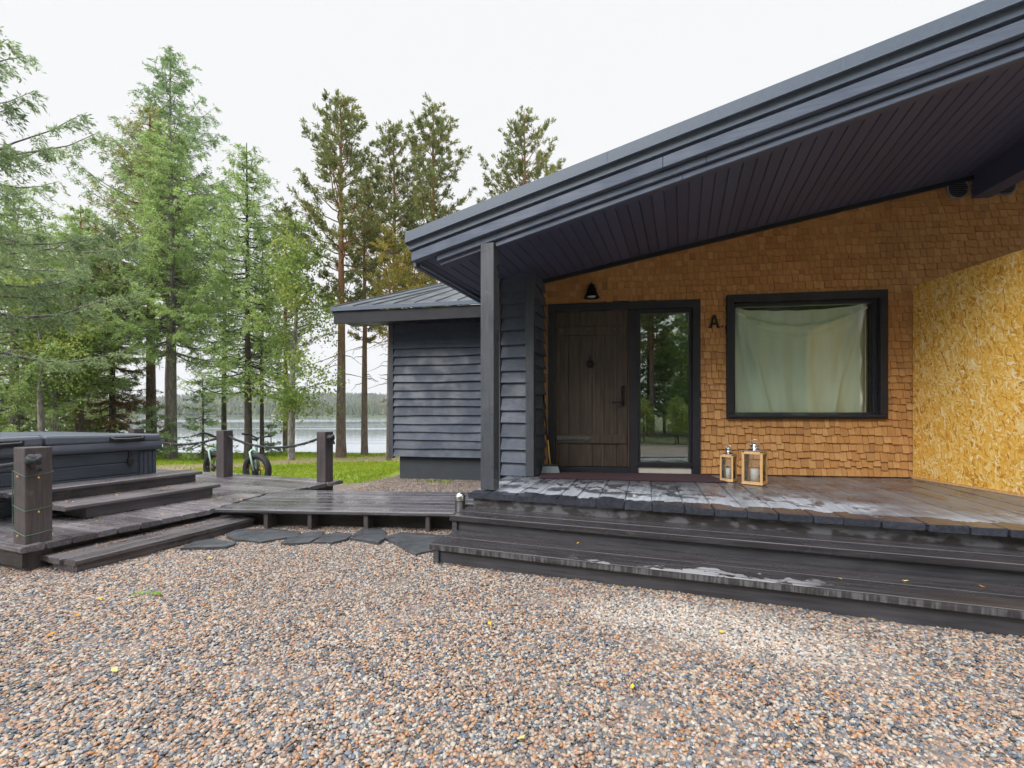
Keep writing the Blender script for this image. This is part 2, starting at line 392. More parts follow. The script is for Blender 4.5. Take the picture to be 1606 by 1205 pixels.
def np_mesh(name, v, f, mat, smooth=False, mats=None, midx=None):
    me = bpy.data.meshes.new(name); nv, nf, k = len(v), len(f), f.shape[1]
    me.vertices.add(nv); me.vertices.foreach_set('co', np.ascontiguousarray(v, dtype=np.float32).ravel())
    me.loops.add(nf*k); me.loops.foreach_set('vertex_index', np.ascontiguousarray(f, dtype=np.int32).ravel())
    me.polygons.add(nf); me.polygons.foreach_set('loop_start', np.arange(0, nf*k, k, dtype=np.int32))
    me.polygons.foreach_set('loop_total', np.full(nf, k, dtype=np.int32))
    me.polygons.foreach_set('use_smooth', np.full(nf, smooth))
    for m in (mats or [mat]): me.materials.append(m)
    if midx is not None: me.polygons.foreach_set('material_index', midx.astype(np.int32))
    me.update(calc_edges=True); return me
def link(name, me, parent=None, loc=(0,0,0)):
    o = bpy.data.objects.new(name, me); COL.objects.link(o); o.parent = parent; o.location = loc; ORG[o.name] = org(parent) + Vector(loc); return o

xs = np.concatenate([-np.geomspace(2400, 14, 22), np.arange(-13, 13.1, .5), np.geomspace(14, 2400, 22)])
ys = np.concatenate([-np.geomspace(900, 4, 14), np.arange(-3, 27, .5), np.geomspace(28, 400, 14), np.linspace(405, 1400, 36)])
v, f = grid_mesh(xs, ys, gz)
t = NT('ground_soil'); p = t.pos(); x_, y_, z_ = t.sep(p)
n1 = t.noise(p, .9, 5, .6); n2 = t.noise(p, 14, 4, .6); n3 = t.noise(p, 60, 3)
grav = t.ramp(t.sep(t.vor(p, 55).outputs['Color'])[0], [(0, (.10, .09, .085)), (.4, (.20, .15, .12)), (.7, (.13, .13, .14)), (1, (.3, .24, .2))])
gcol = t.mix(t.ss(n2, .3, .7), (.15, .22, .025), (.28, .34, .05))
# bare trodden strip through the lawn
e = t.ma('ADD', t.ma('SUBTRACT', y_, t.ma('MULTIPLY', t.ma('ADD', x_, 8), .8)), t.ma('MULTIPLY', t.ma('SUBTRACT', n1, .5), 3.5))
dirt = t.ma('MULTIPLY', t.ss(e, 13.6, 14.6), t.ss(e, 18.2, 17.2))
gcol = t.mix(t.ma('MULTIPLY', dirt, .9), gcol, t.mix(n3, (.20, .135, .095), (.34, .25, .18)))
far = t.ss(y_, 380, 420); gcol = t.mix(far, gcol, (.07, .10, .035))
edge = t.ma('ADD', t.ma('ADD', y_, t.ma('MULTIPLY', x_, .55)), t.ma('MULTIPLY', n1, .8))   # gravel / lawn border
lawn = t.ma('MULTIPLY', t.ma('MULTIPLY', t.ss(edge, 8.0, 8.5), t.ss(y_, 6.9, 7.3)), t.ma('MAXIMUM', t.ss(x_, -2.35, -2.75), t.ss(y_, 11, 12)))
back = t.ss(t.ma('ADD', y_, t.ma('MULTIPLY', n1, 3)), -4.5, -6.5); grav = t.mix(back, grav, t.mix(n2, (.035, .05, .018), (.10, .11, .04)))
t.set(col=t.mix(lawn, grav, gcol), rough=.85, nor=t.bump(t.noise(p, 40, 4), .5, .02)); M['ground'] = t.m
g_ = link('ground', np_mesh('ground', v, f, M['ground'], True)); tag(g_, kind='structure')

t = NT('lake_water'); p = t.pos()
wv = t.noise(t.scl(p, (.25, 1.0, 1)), .9, 3, .5); rip = t.noise(t.scl(p, (.02, .22, 1)), .35, 3, .6)
t.set(col=(.20, .24, .28), rough=t.ma('MULTIPLY_ADD', t.ss(rip, .48, .62), .2, .02), nor=t.bump(wv, .05, .2), spec=1.0); M['lake'] = t.m
vl, fl = grid_mesh(np.array([-2400, 2400.]), np.array([20., 640.]), lambda x, y: x*0 - 1.5)
tag(link('lake', np_mesh('lake', vl, fl, M['lake'])), kind='structure')

# ------------------------------------------------------------------ main house
house = thing('wooden_house', HF(2.5, 1.5, 0), 'long house with orange shingle wall and deep dark grey sloping roof over the porch', 'house')
DO = (.07, 2.08, .47, 2.79); WI = (2.407, 4.31, 1.21, 2.83)     # door group and window openings (u0,u1,z0,z1)
UEND = 7.6
mb = MB()
def wallpanel(u0, u1, z0, z1=None, w0=.02, w1=.14):
    za = z1 if z1 is not None else soffH(u0)+.03; zb = z1 if z1 is not None else soffH(u1)+.03
    mb.hexa([HF(u0,w0,z0),HF(u1,w0,z0),HF(u1,w1,z0),HF(u0,w1,z0),HF(u0,w0,za),HF(u1,w0,zb),HF(u1,w1,zb),HF(u0,w1,za)])
wallpanel(-.1, DO[0]+.05, .40); wallpanel(DO[0]+.05, DO[1]-.05, DO[3]-.05); wallpanel(DO[1]-.05, WI[0]+.05, .40)
wallpanel(WI[0]+.05, WI[1]-.05, .40, WI[2]+.05); wallpanel(WI[0]+.05, WI[1]-.05, WI[3]-.05); wallpanel(WI[1]-.05, UEND, .40)
z = .485; row = 0
while z < 4.7:
    h = (.104 if z < 1.25 else .088) + rnd.uniform(-.006, .006); u = -.03 - rnd.random()*.08
    while u < UEND:
        w = rnd.uniform(.056, .098); um = u + w/2
        jz = rnd.gauss(0, .0095 if z < 1.5 else .006)+.006*math.sin(u*3.1+row*2.2)
        top = min(z+h+.018, soffH(u), soffH(u+w)) 
        ins = lambda a: a[0]+.02 < u and u+w < a[1]-.02 and a[2] < z and z+h < a[3]
        if top > z+.02 and not (DO[0]+.03 < um < DO[1]-.03 and z < DO[3]-.06) and not (WI[0]+.03 < um < WI[1]-.03 and WI[2]+.0 < z+h*.6 < WI[3]):
            zb = z + (jz if row else 0); b0 = -.022 - rnd.random()*.012; b1 = -.003
            g2 = .0024
            mb.hexa([HF(u+g2,b0,zb),HF(u+w-g2,b0+rnd.uniform(-.001,.001),zb+rnd.uniform(-.0012,.0012)),HF(u+w-g2,.02,zb),HF(u+g2,.02,zb),HF(u+g2,b1,top),HF(u+w-g2,b1,top),HF(u+w-g2,.02,top),HF(u+g2,.02,top)])
        u += w
    z += h; row += 1
wall = mb.build('shingle_wall', M['shingle'], house)

# clapboard with waney lower edges
def clap(mb, F, a0, a1, z0, z1, bh=.172, step=.16, out=.048):
    n = max(1, round((z1-z0)/bh)); bh = (z1-z0)/n; m = max(2, int((a1-a0)/step))
    for k in range(n):
        zb = z0+k*bh; zt = min(zb+bh+.012, z1); ph = rnd.random()*9; o = out+rnd.uniform(-.006, .006); drop = rnd.uniform(-.010, .010) if k else 0
        vs = []
        for i in range(m+1):
            a = a0+(a1-a0)*i/m; w = .006*math.sin(a*1.9+ph)+.0035*math.sin(a*4.7+ph*2)+rnd.uniform(-.001, .001)
            if (a1-a0) < .7: w *= .6
            zz = zb+(w+drop if k else 0)
            vs += [F(a, 0, zt), F(a, -.004, zt), F(a, -o, zz), F(a, 0, zz+.012)]
        fs = [(i*4+j, i*4+(j+1) % 4, (i+1)*4+(j+1) % 4, (i+1)*4+j) for i in range(m) for j in range(4)]
        fs += [(0,1,2,3), tuple(m*4+j for j in (3,2,1,0))]
        mb.add(vs, fs)
# grey clad corner bay left of the door + house's left flank
SL, SR, ST = -.24, .21, 1.39
mb = MB()
fr = lambda a, b, z: PF(a, ST+b, z)
clap(mb, fr, SL+.04, SR-.06, .475, soff(SL)-.01)
rt = lambda a, b, z: PF(SR-b, a, z)
clap(mb, rt, ST+.02, 2.02, .475, soff(SR)-.005)
lf = lambda a, b, z: PF(SL+b, a, z)
clap(mb, lf, ST+.02, 8.0, .30, soff(SL)-.01, step=.4)
mb.hexa([PF(SL,ST,.3),PF(SR,ST,.3),PF(SR,2.6,.3),PF(SL,2.6,.3),PF(SL,ST,soff(SL)),PF(SR,ST,soff(SR)),PF(SR,2.6,soff(SR)),PF(SL,2.6,soff(SL))])
mb.hexa([PF(SL,2.6,0),PF(SL+.15,2.6,0),PF(SL+.15,8,0),PF(SL,8,0),PF(SL,2.6,soff(SL)),PF(SL+.15,2.6,soff(SL)),PF(SL+.15,8,soff(SL)),PF(SL,8,soff(SL))])
mb.build('clapboard_wall', M['paint'], house)
mb = MB()
mb.fb(PF, SR-.065, SR+.045, ST-.05, ST+.03, .475, soff(SR)); mb.build('corner_board', M['corner_paint'], house, .004)
mb = MB(); mb.fb(PF, SL-.045, SL+.035, ST-.05, ST+.03, .30, soff(SL)); mb.build('corner_board', M['corner_paint'], house, .004)

# roof
roof = MB()
for (s0, s1, t0, t1) in ((-.78, 9.6, .075, 8.2),):
    roof.hexa([RF(s0,t0,.13),RF(s1,t0,.13),RF(s1,t1,.13),RF(s0,t1,.13),RF(s0,t0,.315),RF(s1,t0,.315),RF(s1,t1,.315),RF(s0,t1,.315)])
roof = roof.build('roof', M['flash'], house)
sf = MB(); s = -.74
while s < 9.5:
    w = .118; t1 = 8.0 if s < -.1 else 3.9
    sf.plank(lambda a, b, z: RF(b, a, z), .17, t1, s+.0025, s+w-.0025, .028, .028, 2, .0006, .006); s += w
# closing sheet above boards
sf.hexa([RF(-.74,.17,.03),RF(9.5,.17,.03),RF(9.5,8,.03),RF(-.74,8,.03),RF(-.74,.17,.12),RF(9.5,.17,.12),RF(9.5,8,.12),RF(-.74,8,.12)])
sf.build('soffit', M['soffit'], roof)
def fas(name, s0, s1, t0, t1, h0, h1, mat, bev=.004):
    br_ = [s0]+[x for x in (rnd.uniform(1.6, 2.4), rnd.uniform(4.2, 5.0)) if x > s0]+[s1]
    for a, b in zip(br_, br_[1:]): m = MB(); m.fb(RF, a+.0015, b-.0015, t0, t1, h0, h1); m.build(name, mat, roof, bev)
fl_ = MB(); fl_.fb(RF, -.80, 9.6, .05, .07, .205, .325); fl_.fb(RF, -.80, 9.6, .028, .05, .200, .209)
for sj in (1.35, 3.2, 5.1): fl_.fb(RF, sj, sj+.03, .045, .05, .21, .322)
fl_.fb(RF, -.81, -.795, .05, 8.2, .2, .325)
fl_.build('flashing', M['flash'], roof, .002)
fas('fascia_board', -.775, 9.6, .115, .145, .118, .192, M['fascia'])
fas('fascia_board', -.75, 9.6, .085, .165, .002, .100, M['fascia'])
fas('trim_board', -.46, 9.6, .135, .172, -.070, -.010, M['fascia'])
fas('trim_board', .215, 9.6, .165, .20, -.130, -.084, M['fascia'])
m = MB(); m.fb(RF, -.44, 9.6, .172, .30, -.115, .0); m.build('eave_beam', M['soffit'], roof, .004)
m = MB(); m.fb(RF, -.775, -.74, .17, 8.1, -.03, .13); m.fb(RF, -.72, -.69, .2, 8.1, -.028, -.002); m.build('fascia_board', M['fascia'], roof, .003)
# beam from the wall to the roof edge, and moulding where soffit meets wall
m = MB(); m.fb(HF, 5.26, 5.47, -2.6, -.002, 3.92, 4.34); m.build('roof_beam', M['soffit'], roof, .006)
m = MB(); pts = []
m.hexa([HF(-.05,-.05,soffH(-.05)-.055),HF(UEND,-.05,soffH(UEND)-.055),HF(UEND,.0,soffH(UEND)-.055),HF(-.05,.0,soffH(-.05)-.055),
        HF(-.05,-.05,soffH(-.05)+.0),HF(UEND,-.05,soffH(UEND)+.0),HF(UEND,.0,soffH(UEND)+.0),HF(-.05,.0,soffH(-.05)+.0)])
m.build('wall_moulding', M['black'], house, .003)
# porch post
m = MB(); m.fb(PF, .06, .21, .13, .28, .485, soff(.2)-.09); pp = m.build('porch_post', M['post_paint'], house, .006)
m = MB()
for q in range(7): m.lathe(PF(.135+rnd.uniform(-.06, .06), .1285, .7+q*.31), [(.0, -.002), (.006, -.001), (.006, .002)], 8, Matrix.Rotation(R(90), 3, 'X')); m.cut()
m.each('nail', M['zinc'], pp)

# room behind the panes
m = MB(); m.fb(HF, -.05, 6.9, 2.2, 2.3, .35, 3.1); m.fb(HF, -.05, .0, .16, 2.2, .35, 3.0); m.fb(HF, 6.8, 6.9, .16, 2.2, .35, 3.0); m.fb(HF, -.05, 6.9, .16, 2.2, .36, .45); m.fb(HF, -.05, 6.9, .16, 2.2, 3.0, 3.08)
m.build('room', M['room'], house)

# ---- door and side light
m = MB(); u0, u1, z0, z1 = DO
m.fb(HF, u0, u0+.098, -.05, .06, .475, z1-.1); m.fb(HF, u1-.098, u1, -.05, .06, .475, z1-.1); m.fb(HF, u0, u1, -.053, .06, z1-.1, z1)
m.fb(HF, 1.165, 1.285, -.02, .10, .475, z1-.1)
m.fb(HF, u0+.098, 1.165, -.01, .12, .475, .545)
dfr = m.build('door_frame', M['frame'], house, .004)
door = MB(); du0, du1 = .172, 1.163; dz0, dz1 = .552, z1-.106; ub = du0+.012
ws = [.17, .155, .17, .16, .175, .145]; k = (du1-du0-.024)/sum(ws)
for w in ws:
    w *= k; door.fb(HF, ub+.0015, ub+w-.0015, .028, .07, dz0, dz1); ub += w
dr = door.build('door', M['door'], house, .004)
m = MB()
for zc in (.93, 2.42): m.fb(HF, du0+.02, du1-.03, .004, .027, zc-.06, zc+.06); m.cut()
m.each('cross_board', M['door'], dr, .005)
m = MB(); m.fb(HF, du0, du0+.010, .022, .07, dz0, dz1); m.fb(HF, du1-.010, du1, .022, .07, dz0, dz1); m.fb(HF, du0+.01, du1-.01, .022, .07, dz1+.001, dz1+.008)
m.build('door_edge', plain('door_edge_wood', (.16, .095, .045), .5), dr)
m = MB(); zc = .945
m.prism([HF(du0+.01,.002,zc+.03),HF(du0+.40,.002,zc+.014),HF(du0+.405,.002,zc+.035),HF(du0+.50,.002,zc),HF(du0+.405,.002,zc-.035),HF(du0+.40,.002,zc-.014),HF(du0+.01,.002,zc-.03)], HF(0,-.006)-HF(0,0))
m.build('hinge_strap', plain('dull_strap_iron', (.11, .12, .135), .5, .6, .35, 25), dr, .001)
m = MB(); hu = 1.085; m.fb(HF, hu-.022, hu+.022, .002, .028, 1.38, 1.66)
hd = m.build('handle_plate', M['iron'], dr, .004)
m = MB(); m.tube([HF(hu,.0,1.43),HF(hu,-.05,1.43),HF(hu-.02,-.055,1.43),HF(hu-.15,-.055,1.43)], .011, 8); m.build('handle', M['iron'], hd)
m = MB(); ku, kz = du0+.475, 2.02
m.fb(HF, ku-.012, ku+.012, .012, .028, kz-.02, kz+.06); m.lathe(HF(ku-.05, .02, kz+.05), [(0, -.02), (.009, -.015), (.012, 0)], 10, Matrix.Rotation(R(90), 3, 'X')); m.lathe(HF(ku+.05, .02, kz+.05), [(0, -.02), (.009, -.015), (.012, 0)], 10, Matrix.Rotation(R(90), 3, 'X'))
AX = Matrix.Rotation(-R(8.2), 3, 'Z') @ Matrix.Rotation(R(90), 3, 'X')
m.torus(HF(ku, .008, kz-.055), AX, .048, .008); m.lathe(HF(ku, .02, kz-.055), [(.03, .0), (.03, .012), (.02, .02), (0, .022)], 14, AX)
m.build('knocker', M['iron'], dr)
m = MB()
for (uu, zz) in ((du0+.08, 2.43), (du0+.45, 2.44), (du0+.80, 2.43)): m.lathe(HF(uu, .003, zz), [(.011, 0), (.009, .004), (0, .006)], 8, AX); m.cut()
m.each('bolt', M['zinc'], dr)
# side light
sl = MB(); a, b = 1.287, 1.98
sl.fb(HF, a, a+.03, .0, .08, .60, z1-.102); sl.fb(HF, b-.03, b, .0, .08, .60, z1-.102); sl.fb(HF, a+.03, b-.03, .0, .08, z1-.16, z1-.102); sl.fb(HF, a-.02, b, -.03, .1, .565, .62)
sl = sl.build('side_window', M['black'], house, .003)
m = MB(); m.fb(HF, a+.03, b-.03, .035, .043, .62, z1-.16); m.build('pane', M['glass2'], sl)
m = MB(); m.fb(HF, a-.02, b-.005, .0, .11, .475, .562); m.build('pale_sill_block', M['sill'], sl, .004)

# ---- window
u0, u1, z0, z1 = WI; m = MB()
m.fb(HF, u0, u0+.085, -.062, .05, z0, z1); m.fb(HF, u1-.085, u1, -.062, .05, z0, z1)
m.fb(HF, u0+.085, u1-.085, -.062, .05, z1-.1, z1); m.fb(HF, u0+.085, u1-.085, -.062, .05, z0, z0+.045)
m.fb(HF, u0+.085, u0+.12, .0, .14, z0+.05, z1-.1); m.fb(HF, u1-.135, u1-.085, .0, .14, z0+.05, z1-.1); m.fb(HF, u0+.12, u1-.135, .0, .14, z1-.14, z1-.1)
wd = m.build('window', M['frame'], house, .004)
m = MB(); m.hexa([HF(u0+.02,-.085,z0+.02),HF(u1-.03,-.085,z0+.02),HF(u1-.03,.05,z0+.05),HF(u0+.02,.05,z0+.05),HF(u0+.02,-.085,z0+.047),HF(u1-.03,-.085,z0+.047),HF(u1-.03,.05,z0+.085),HF(u0+.02,.05,z0+.085)])
m.build('sill', M['frame'], wd, .003)
m = MB(); m.fb(HF, u0+.105, u1-.14, .055, .063, z0+.08, z1-.125); m.build('pane', M['glass'], wd)
# thin slim inner sash edge
m = MB(); e0, e1, f0, f1 = u0+.12, u1-.14, z0+.085, z1-.135
for (p0, p1, q0, q1) in ((e0, e0+.012, f0, f1), (e1-.05, e1-.038, f0, f1), (e0, e1, f1-.012, f1)): m.fb(HF, p0, p1, .07, .085, q0, q1)
m.build('sash_strip', plain('pale_sash', (.42, .46, .42), .5), wd)
# curtain: hung by its corners, sagging along the top, folds fanning down
NU, NZ = 90, 60; V_ = []
for j in range(NZ+1):
    for i_ in range(NU+1):
        q = i_/NU; r = j/NZ
        cu = e0+.01+(e1-e0-.03)*q; sag = .05*(1-(2*q-.95)**2) if abs(2*q-.95) < 1 else 0
        topz = f1-.01-max(0, sag); zz = topz+(f0-.0-topz)*r
        fold = .012*math.sin(q*34+1.2*math.sin(r*3))*(.5+r*.6)+.02*math.exp(-((q-(.05+.24*r))/.022)**2)+.016*math.exp(-((q-(.02+.13*r))/.015)**2)+.02*math.exp(-((q-(.97-.22*r))/.025)**2)+.03*math.exp(-((q-.95)/.02)**2)*(.4+.6*math.sin(r*9)**2)+.028*math.exp(-((r-(.03+.13*(1-(2*q-1)**2)))/.012)**2)+.012*math.exp(-((r-(.06+.20*(1-(2*q-1)**2)))/.02)**2)
        V_.append(HF(cu, .14-fold*2.4, zz))
m = MB(); m.add(V_, [(j*(NU+1)+i_, j*(NU+1)+i_+1, (j+1)*(NU+1)+i_+1, (j+1)*(NU+1)+i_) for j in range(NZ) for i_ in range(NU)], True)
m.tube([V_[i_]+Vector((0,-.003,0)) for i_ in range(NU+1)], .006, 5)
m.build('curtain', M['curtain'], wd)

# ---- letter A with its dot, lamp, vents
def letter_A(u, z, h, w=-.036):
    m = MB(); k = h/22.0
    poly = lambda pts: m.prism([HF(u+x*k, w, z+y*k) for x, y in pts], HF(0,-.018)-HF(0,0))
    poly([(-8,0),(-4.6,0),(1.0,22),(-1.9,22)]); m.prism([HF(u+x*k, w-.0008, z+y*k) for x, y in [(4.6,0),(8,0),(1.9,22),(-1.0,22)]], HF(0,-.018)-HF(0,0))
    m2 = MB(); m.prism([HF(u+x*k, w-.0015, z+y*k) for x, y in [(-5.2,5.5),(5.2,5.5),(4.4,8.3),(-4.4,8.3)]], HF(0,-.015)-HF(0,0))
    m.prism([HF(u+x*k, w-.001, z+y*k) for x, y in [(-9.4,0),(-3.6,0),(-3.6,1.6),(-9.4,1.6)]], HF(0,-.018)-HF(0,0)); m.prism([HF(u+x*k, w-.001, z+y*k) for x, y in [(3.6,0),(9.4,0),(9.4,1.6),(3.6,1.6)]], HF(0,-.018)-HF(0,0))
    return m.build('house_letter', M['iron'], None, .001, loc=HF(u, w, z))
tag(letter_A(2.252, 2.405, .175), 'black metal letter A on the shingles between the glass side light and the window', 'letter')
m = MB(); m.lathe(HF(2.356, -.03, 2.425), [(.012, 0), (.012, .012), (0, .014)], 10, AX); o = m.build('bell_button', M['iron'], None, loc=HF(2.356,-.03,2.425))
tag(o, 'tiny round black button beside the letter A on the shingles', 'button')
lamp = thing('wall_lamp', HF(.66, 0, 2.83), 'small black bell shaped wall lamp above the plank door', 'lamp')
m = MB(); m.fb(HF, .62, .70, -.06, -.03, 2.91, 3.02); m.build('back_plate', M['iron'], lamp, .004)
m = MB(); m.lathe(HF(.66, -.16, 2.83), [(.110, 0), (.10, .016), (.078, .062), (.062, .095), (.06, .125), (.048, .133), (.044, .17), (.02, .182), (0, .184)], 28); m.lathe(HF(.66,-.16,2.834), [(.106, 0), (.094, .016), (.066, .07), (0, .08)], 28); m.build('lamp_shade', M['iron'], lamp)
m = MB(); m.tube([HF(.66,-.16,3.01),HF(.66,-.15,3.03),HF(.66,-.09,3.03),HF(.66,-.05,2.98)], .012, 8); m.build('arm', M['iron'], lamp)
m = MB(); m.lathe(HF(.66,-.16,2.842), [(0, 0), (.05, .0), (.06, .03), (.03, .07), (0, .08)], 16); m.build('bulb', plain('frosted_bulb', (.75, .74, .78), .3), lamp)
def vent(u, label):
    th = thing('wall_vent', HF(u, 0, 4.045), label, 'vent', 'round wall vents')
    m = MB(); m.torus(HF(u, -.035, 4.045), AX, .118, .012); m.build('ring', M['ventgrey'], th)
    m = MB(); m.lathe(HF(u, -.03, 4.045), [(.11, 0), (0, .001)], 24, AX); m.build('duct', M['black'], th)
    m = MB()
    for q in range(-4, 5):
        zz = q*.024; hw = math.sqrt(.11**2-zz*zz); m.hexa([HF(u-hw,-.05,4.045+zz),HF(u+hw,-.05,4.045+zz),HF(u+hw,-.036,4.045+zz+.008),HF(u-hw,-.036,4.045+zz+.008),HF(u-hw,-.05,4.045+zz+.003),HF(u+hw,-.05,4.045+zz+.003),HF(u+hw,-.036,4.045+zz+.011),HF(u-hw,-.036,4.045+zz+.011)])
    m.build('slat', M['ventgrey'], th)
vent(5.10, 'round grey slatted vent on the shingles left of the roof beam'); vent(5.60, 'round grey slatted vent half hidden behind the roof beam')

# ---- OSB screen
p0 = HF(4.6, -.035); dv = Vector((-.0444, -1, 0)).normalized(); nv = Vector((1, -.0444, 0)).normalized()
def OF(a, b, z=0): q = p0 + dv*a + nv*b; return Vector((q.x, q.y, z))
osb = thing('strand_board_screen', OF(1.2, .05, .47), 'golden strand board hoarding closing off the right end of the porch', 'hoarding')
m = MB(); m.fb(OF, 0, 1.25, 0, .018, .50, 2.862); m.cut().fb(OF, 1.2525, 2.5, 0, .018, .50, 2.858); m.cut().fb(OF, 2.5025, 3.2, 0, .018, .50, 2.858); m.each('board', M['osb'], osb, .001)
m = MB()
for a in (.03, 1.22, 2.47): m.fb(OF, a, a+.05, .02, .12, .521, 2.83); m.cut()
m.each('stud', M['pine_wood'], osb); m = MB(); m.fb(OF, 0, 3.2, .02, .118, .476, .52); m.fb(OF, 0, 3.2, -.012, .0195, .474, .498); m.build('sole_plate', M['pine_wood'], osb)

# ------------------------------------------------------------------ porch
porch = thing('porch', PF(0, 0, 0), 'wide dark plank porch with pale dried patches in front of the shingle wall', 'porch')
m = MB(); b = -.015; ws = [.22, .29, .19, .22, .18, .20, .25, .24, .27, .23]; k = 0
while b < 8.6:
    w = ws[k] if k < len(ws) else rnd.uniform(.19, .27); k += 1
    a0 = -.079*(b+w/2); 
    aend = 2.0 if b < .2 else 2.6
    m.plank(lambda a, bb, z: DF(bb, a, z), a0+rnd.uniform(-.006, .006), aend, b+.0025, b+w-.0025, .472, .055, 9, .0025, .008); b += w
m.build('deck_boards', M['porch'], porch)
m = MB(); m.fb(PF, 0.03, 9.3, .035, .075, .10, .41); m.fb(PF, 0.0, .04, .08, 1.9, .0, .41); m.build('skirt_board', M['skirt'], porch, .004)
for (tf, zt, dep, sl_) in ((-.386, .32, .42, -.03), (-.839, .176, .50, .03)):
    m = MB(); q = tf
    for j in range(2):
        w = dep/2; m.plank(PF, sl_+rnd.uniform(-.006, .006), 9.3, q, q+w-.002, zt, .052, 22, .001, .004); q += w
    st = m.build('step', M['tread'], porch)
    m = MB(); m.fb(PF, sl_+.05, 9.3, tf+.045, tf+.08, zt-.30 if zt < .2 else .16, zt-.053); m.fb(PF, sl_+.05, sl_+.095, tf+.081, tf+dep, 0, zt-.053); m.fb(PF, sl_+.02, sl_+.07, tf+.02, tf+.045, -.02, zt-.053)
    m.build('riser', M['riser'], st, .003)
# doormat, lanterns, broom
m = MB(); pts = [HF(-.02,-.12),HF(2.16,-.12),HF(2.2,-.78),HF(.0,-.72)]
m.hexa([Vector((q.x,q.y,.474)) for q in pts] + [Vector((q.x,q.y,.488)) for q in pts]); o = m.build('doormat', M['mat'], None, .003, loc=HF(1.1,-.3,.474))
tag(o, 'wide dark maroon doormat lying along the foot of the plank door', 'doormat')
def lantern(px, d, wid, hgt, ang, label):
    c = at(px, 650, d); c.z = .478; th = thing('lantern', c, label, 'lantern', 'candle lanterns on the porch')
    rm = Matrix.Rotation(ang, 3, 'Z'); F = lambda a, b, z: c + rm @ Vector((a, b, z)); h = wid/2; q = wid*.12
    m = MB()
    for sx in (-1, 1):
        for sy in (-1, 1): m.fb(F, min(sx*h, sx*(h-q)), max(sx*h, sx*(h-q)), min(sy*h, sy*(h-q)), max(sy*h, sy*(h-q)), .012, hgt-.012)
    for zz in (0, hgt-.028):
        m.fb(F, -h-.002, h+.002, -h-.002, h+.002, zz, zz+.016)
        for sx in (-1, 1):
            m.fb(F, -h+q, h-q, min(sx*h, sx*(h-q)), max(sx*h, sx*(h-q)), zz+.016, zz+.032); m.fb(F, min(sx*h, sx*(h-q)), max(sx*h, sx*(h-q)), -h+q, h-q, zz+.016, zz+.032)
    m.build('lantern_frame', M['pine_wood'], th, .002)
    for k4 in range(4):
        r4 = rm @ Matrix.Rotation(k4*math.pi/2, 3, 'Z'); G = lambda a, b, z: c + r4 @ Vector((a, b, z))
        m = MB(); m.fb(G, -h+q, h-q, h-q*.55, h-q*.55+.002, .03, hgt-.03); m.build('pane', M['lglass'], th)
    m = MB(); m.fb(F, -h-.004, h+.004, -h-.004, h+.004, hgt+.005, hgt+.011); m.lathe(F(0,0,hgt+.011), [(.42*wid, 0), (.3*wid, .012), (.2*wid, .02), (.2*wid, .055), (.23*wid, .06), (.14*wid, .075), (0, .08)], 20); m.build('lid', M['steel'], th)
    m = MB(); m.tube([F(.24*wid*math.cos(a_), 0, hgt+.06+.34*wid*math.sin(a_)) for a_ in np.linspace(0, math.pi, 14)], .0035, 6); m.build('handle', M['steel'], th)
    m = MB(); m.lathe(F(0,0,.017), [(0, 0), (.2*wid, 0), (.2*wid, hgt*.42), (.16*wid, hgt*.43), (0, hgt*.42)], 20); m.tube([F(0,0,hgt*.42), F(.001,0,hgt*.46)], .002, 5); m.build('candle', M['wax'], th)
lantern(1142.5, 5.46, .145, .315, R(-43), 'smaller wooden lantern with white candle beside the larger one under the window')
lantern(1183.5, 5.24, .215, .37, R(-42), 'larger wooden lantern with steel lid and white candle under the window')
br = thing('broom', HF(.05, -.25, .475), 'broom with pale bristles leaning in the corner left of the plank door', 'broom')
m = MB(); c = HF(.10, -.27, .475); 
m.prism([c+Vector((-.11,0,0)),c+Vector((.14,0,-.0)),c+Vector((.115,0,.10)),c+Vector((-.085,0,.10))], (.01,.05,0))
m.build('bristles', M['bristle'], br)
m = MB(); m.fb(lambda a,b_,z: c+Vector((a,b_,z)), -.09, .12, -.005, .055, .101, .125); m.build('broom_head', M['plastic'], br, .006)
hp = [c+Vector((.01,.025,.12)), c+Vector((-.02,.06,.45)), HF(.0,-.07,1.62)]
m = MB(); m.tube([hp[0], hp[1]], .012, 8); m.tube([hp[1], hp[2]], .010, 8); m.build('broom_stick', M['plastic'], br)
m = MB(); m.tube([hp[0]+Vector((.004,-.004,0)), hp[1]+Vector((.004,-.004,0))], .011, 8); m.build('stick_sleeve', M['yellow'], br)

# ------------------------------------------------------------------ walkway, left deck
DZ = .22
walk = thing('walkway', KF(1.3, .6, 0), 'low wet plank walkway linking the left deck to the porch', 'walkway')
m = MB(); b = 0
for j in range(7):
    w = .186; ex = (0, -.02, .02, .0, .03, -.02, .04)[j]
    m.plank(KF, ex, 2.72 if j < 3 else 2.9, b+.006, b+w-.006, DZ+.006, .045, 12, .004, .012); b += w
m.build('walkway_boards', M['walkwood'], walk)
m = MB()
for a in (.55, 1.05, 1.68, 2.36): m.fb(KF, a, a+.045, .03, 1.25, .02, DZ-.042); m.cut()
m.each('joist', M['postwood'], walk, .003)
m = MB(); m.fb(KF, -.1, 2.8, .20, .24, -.02, DZ-.06); m.build('back_skirt', M['joist'], walk, .003)

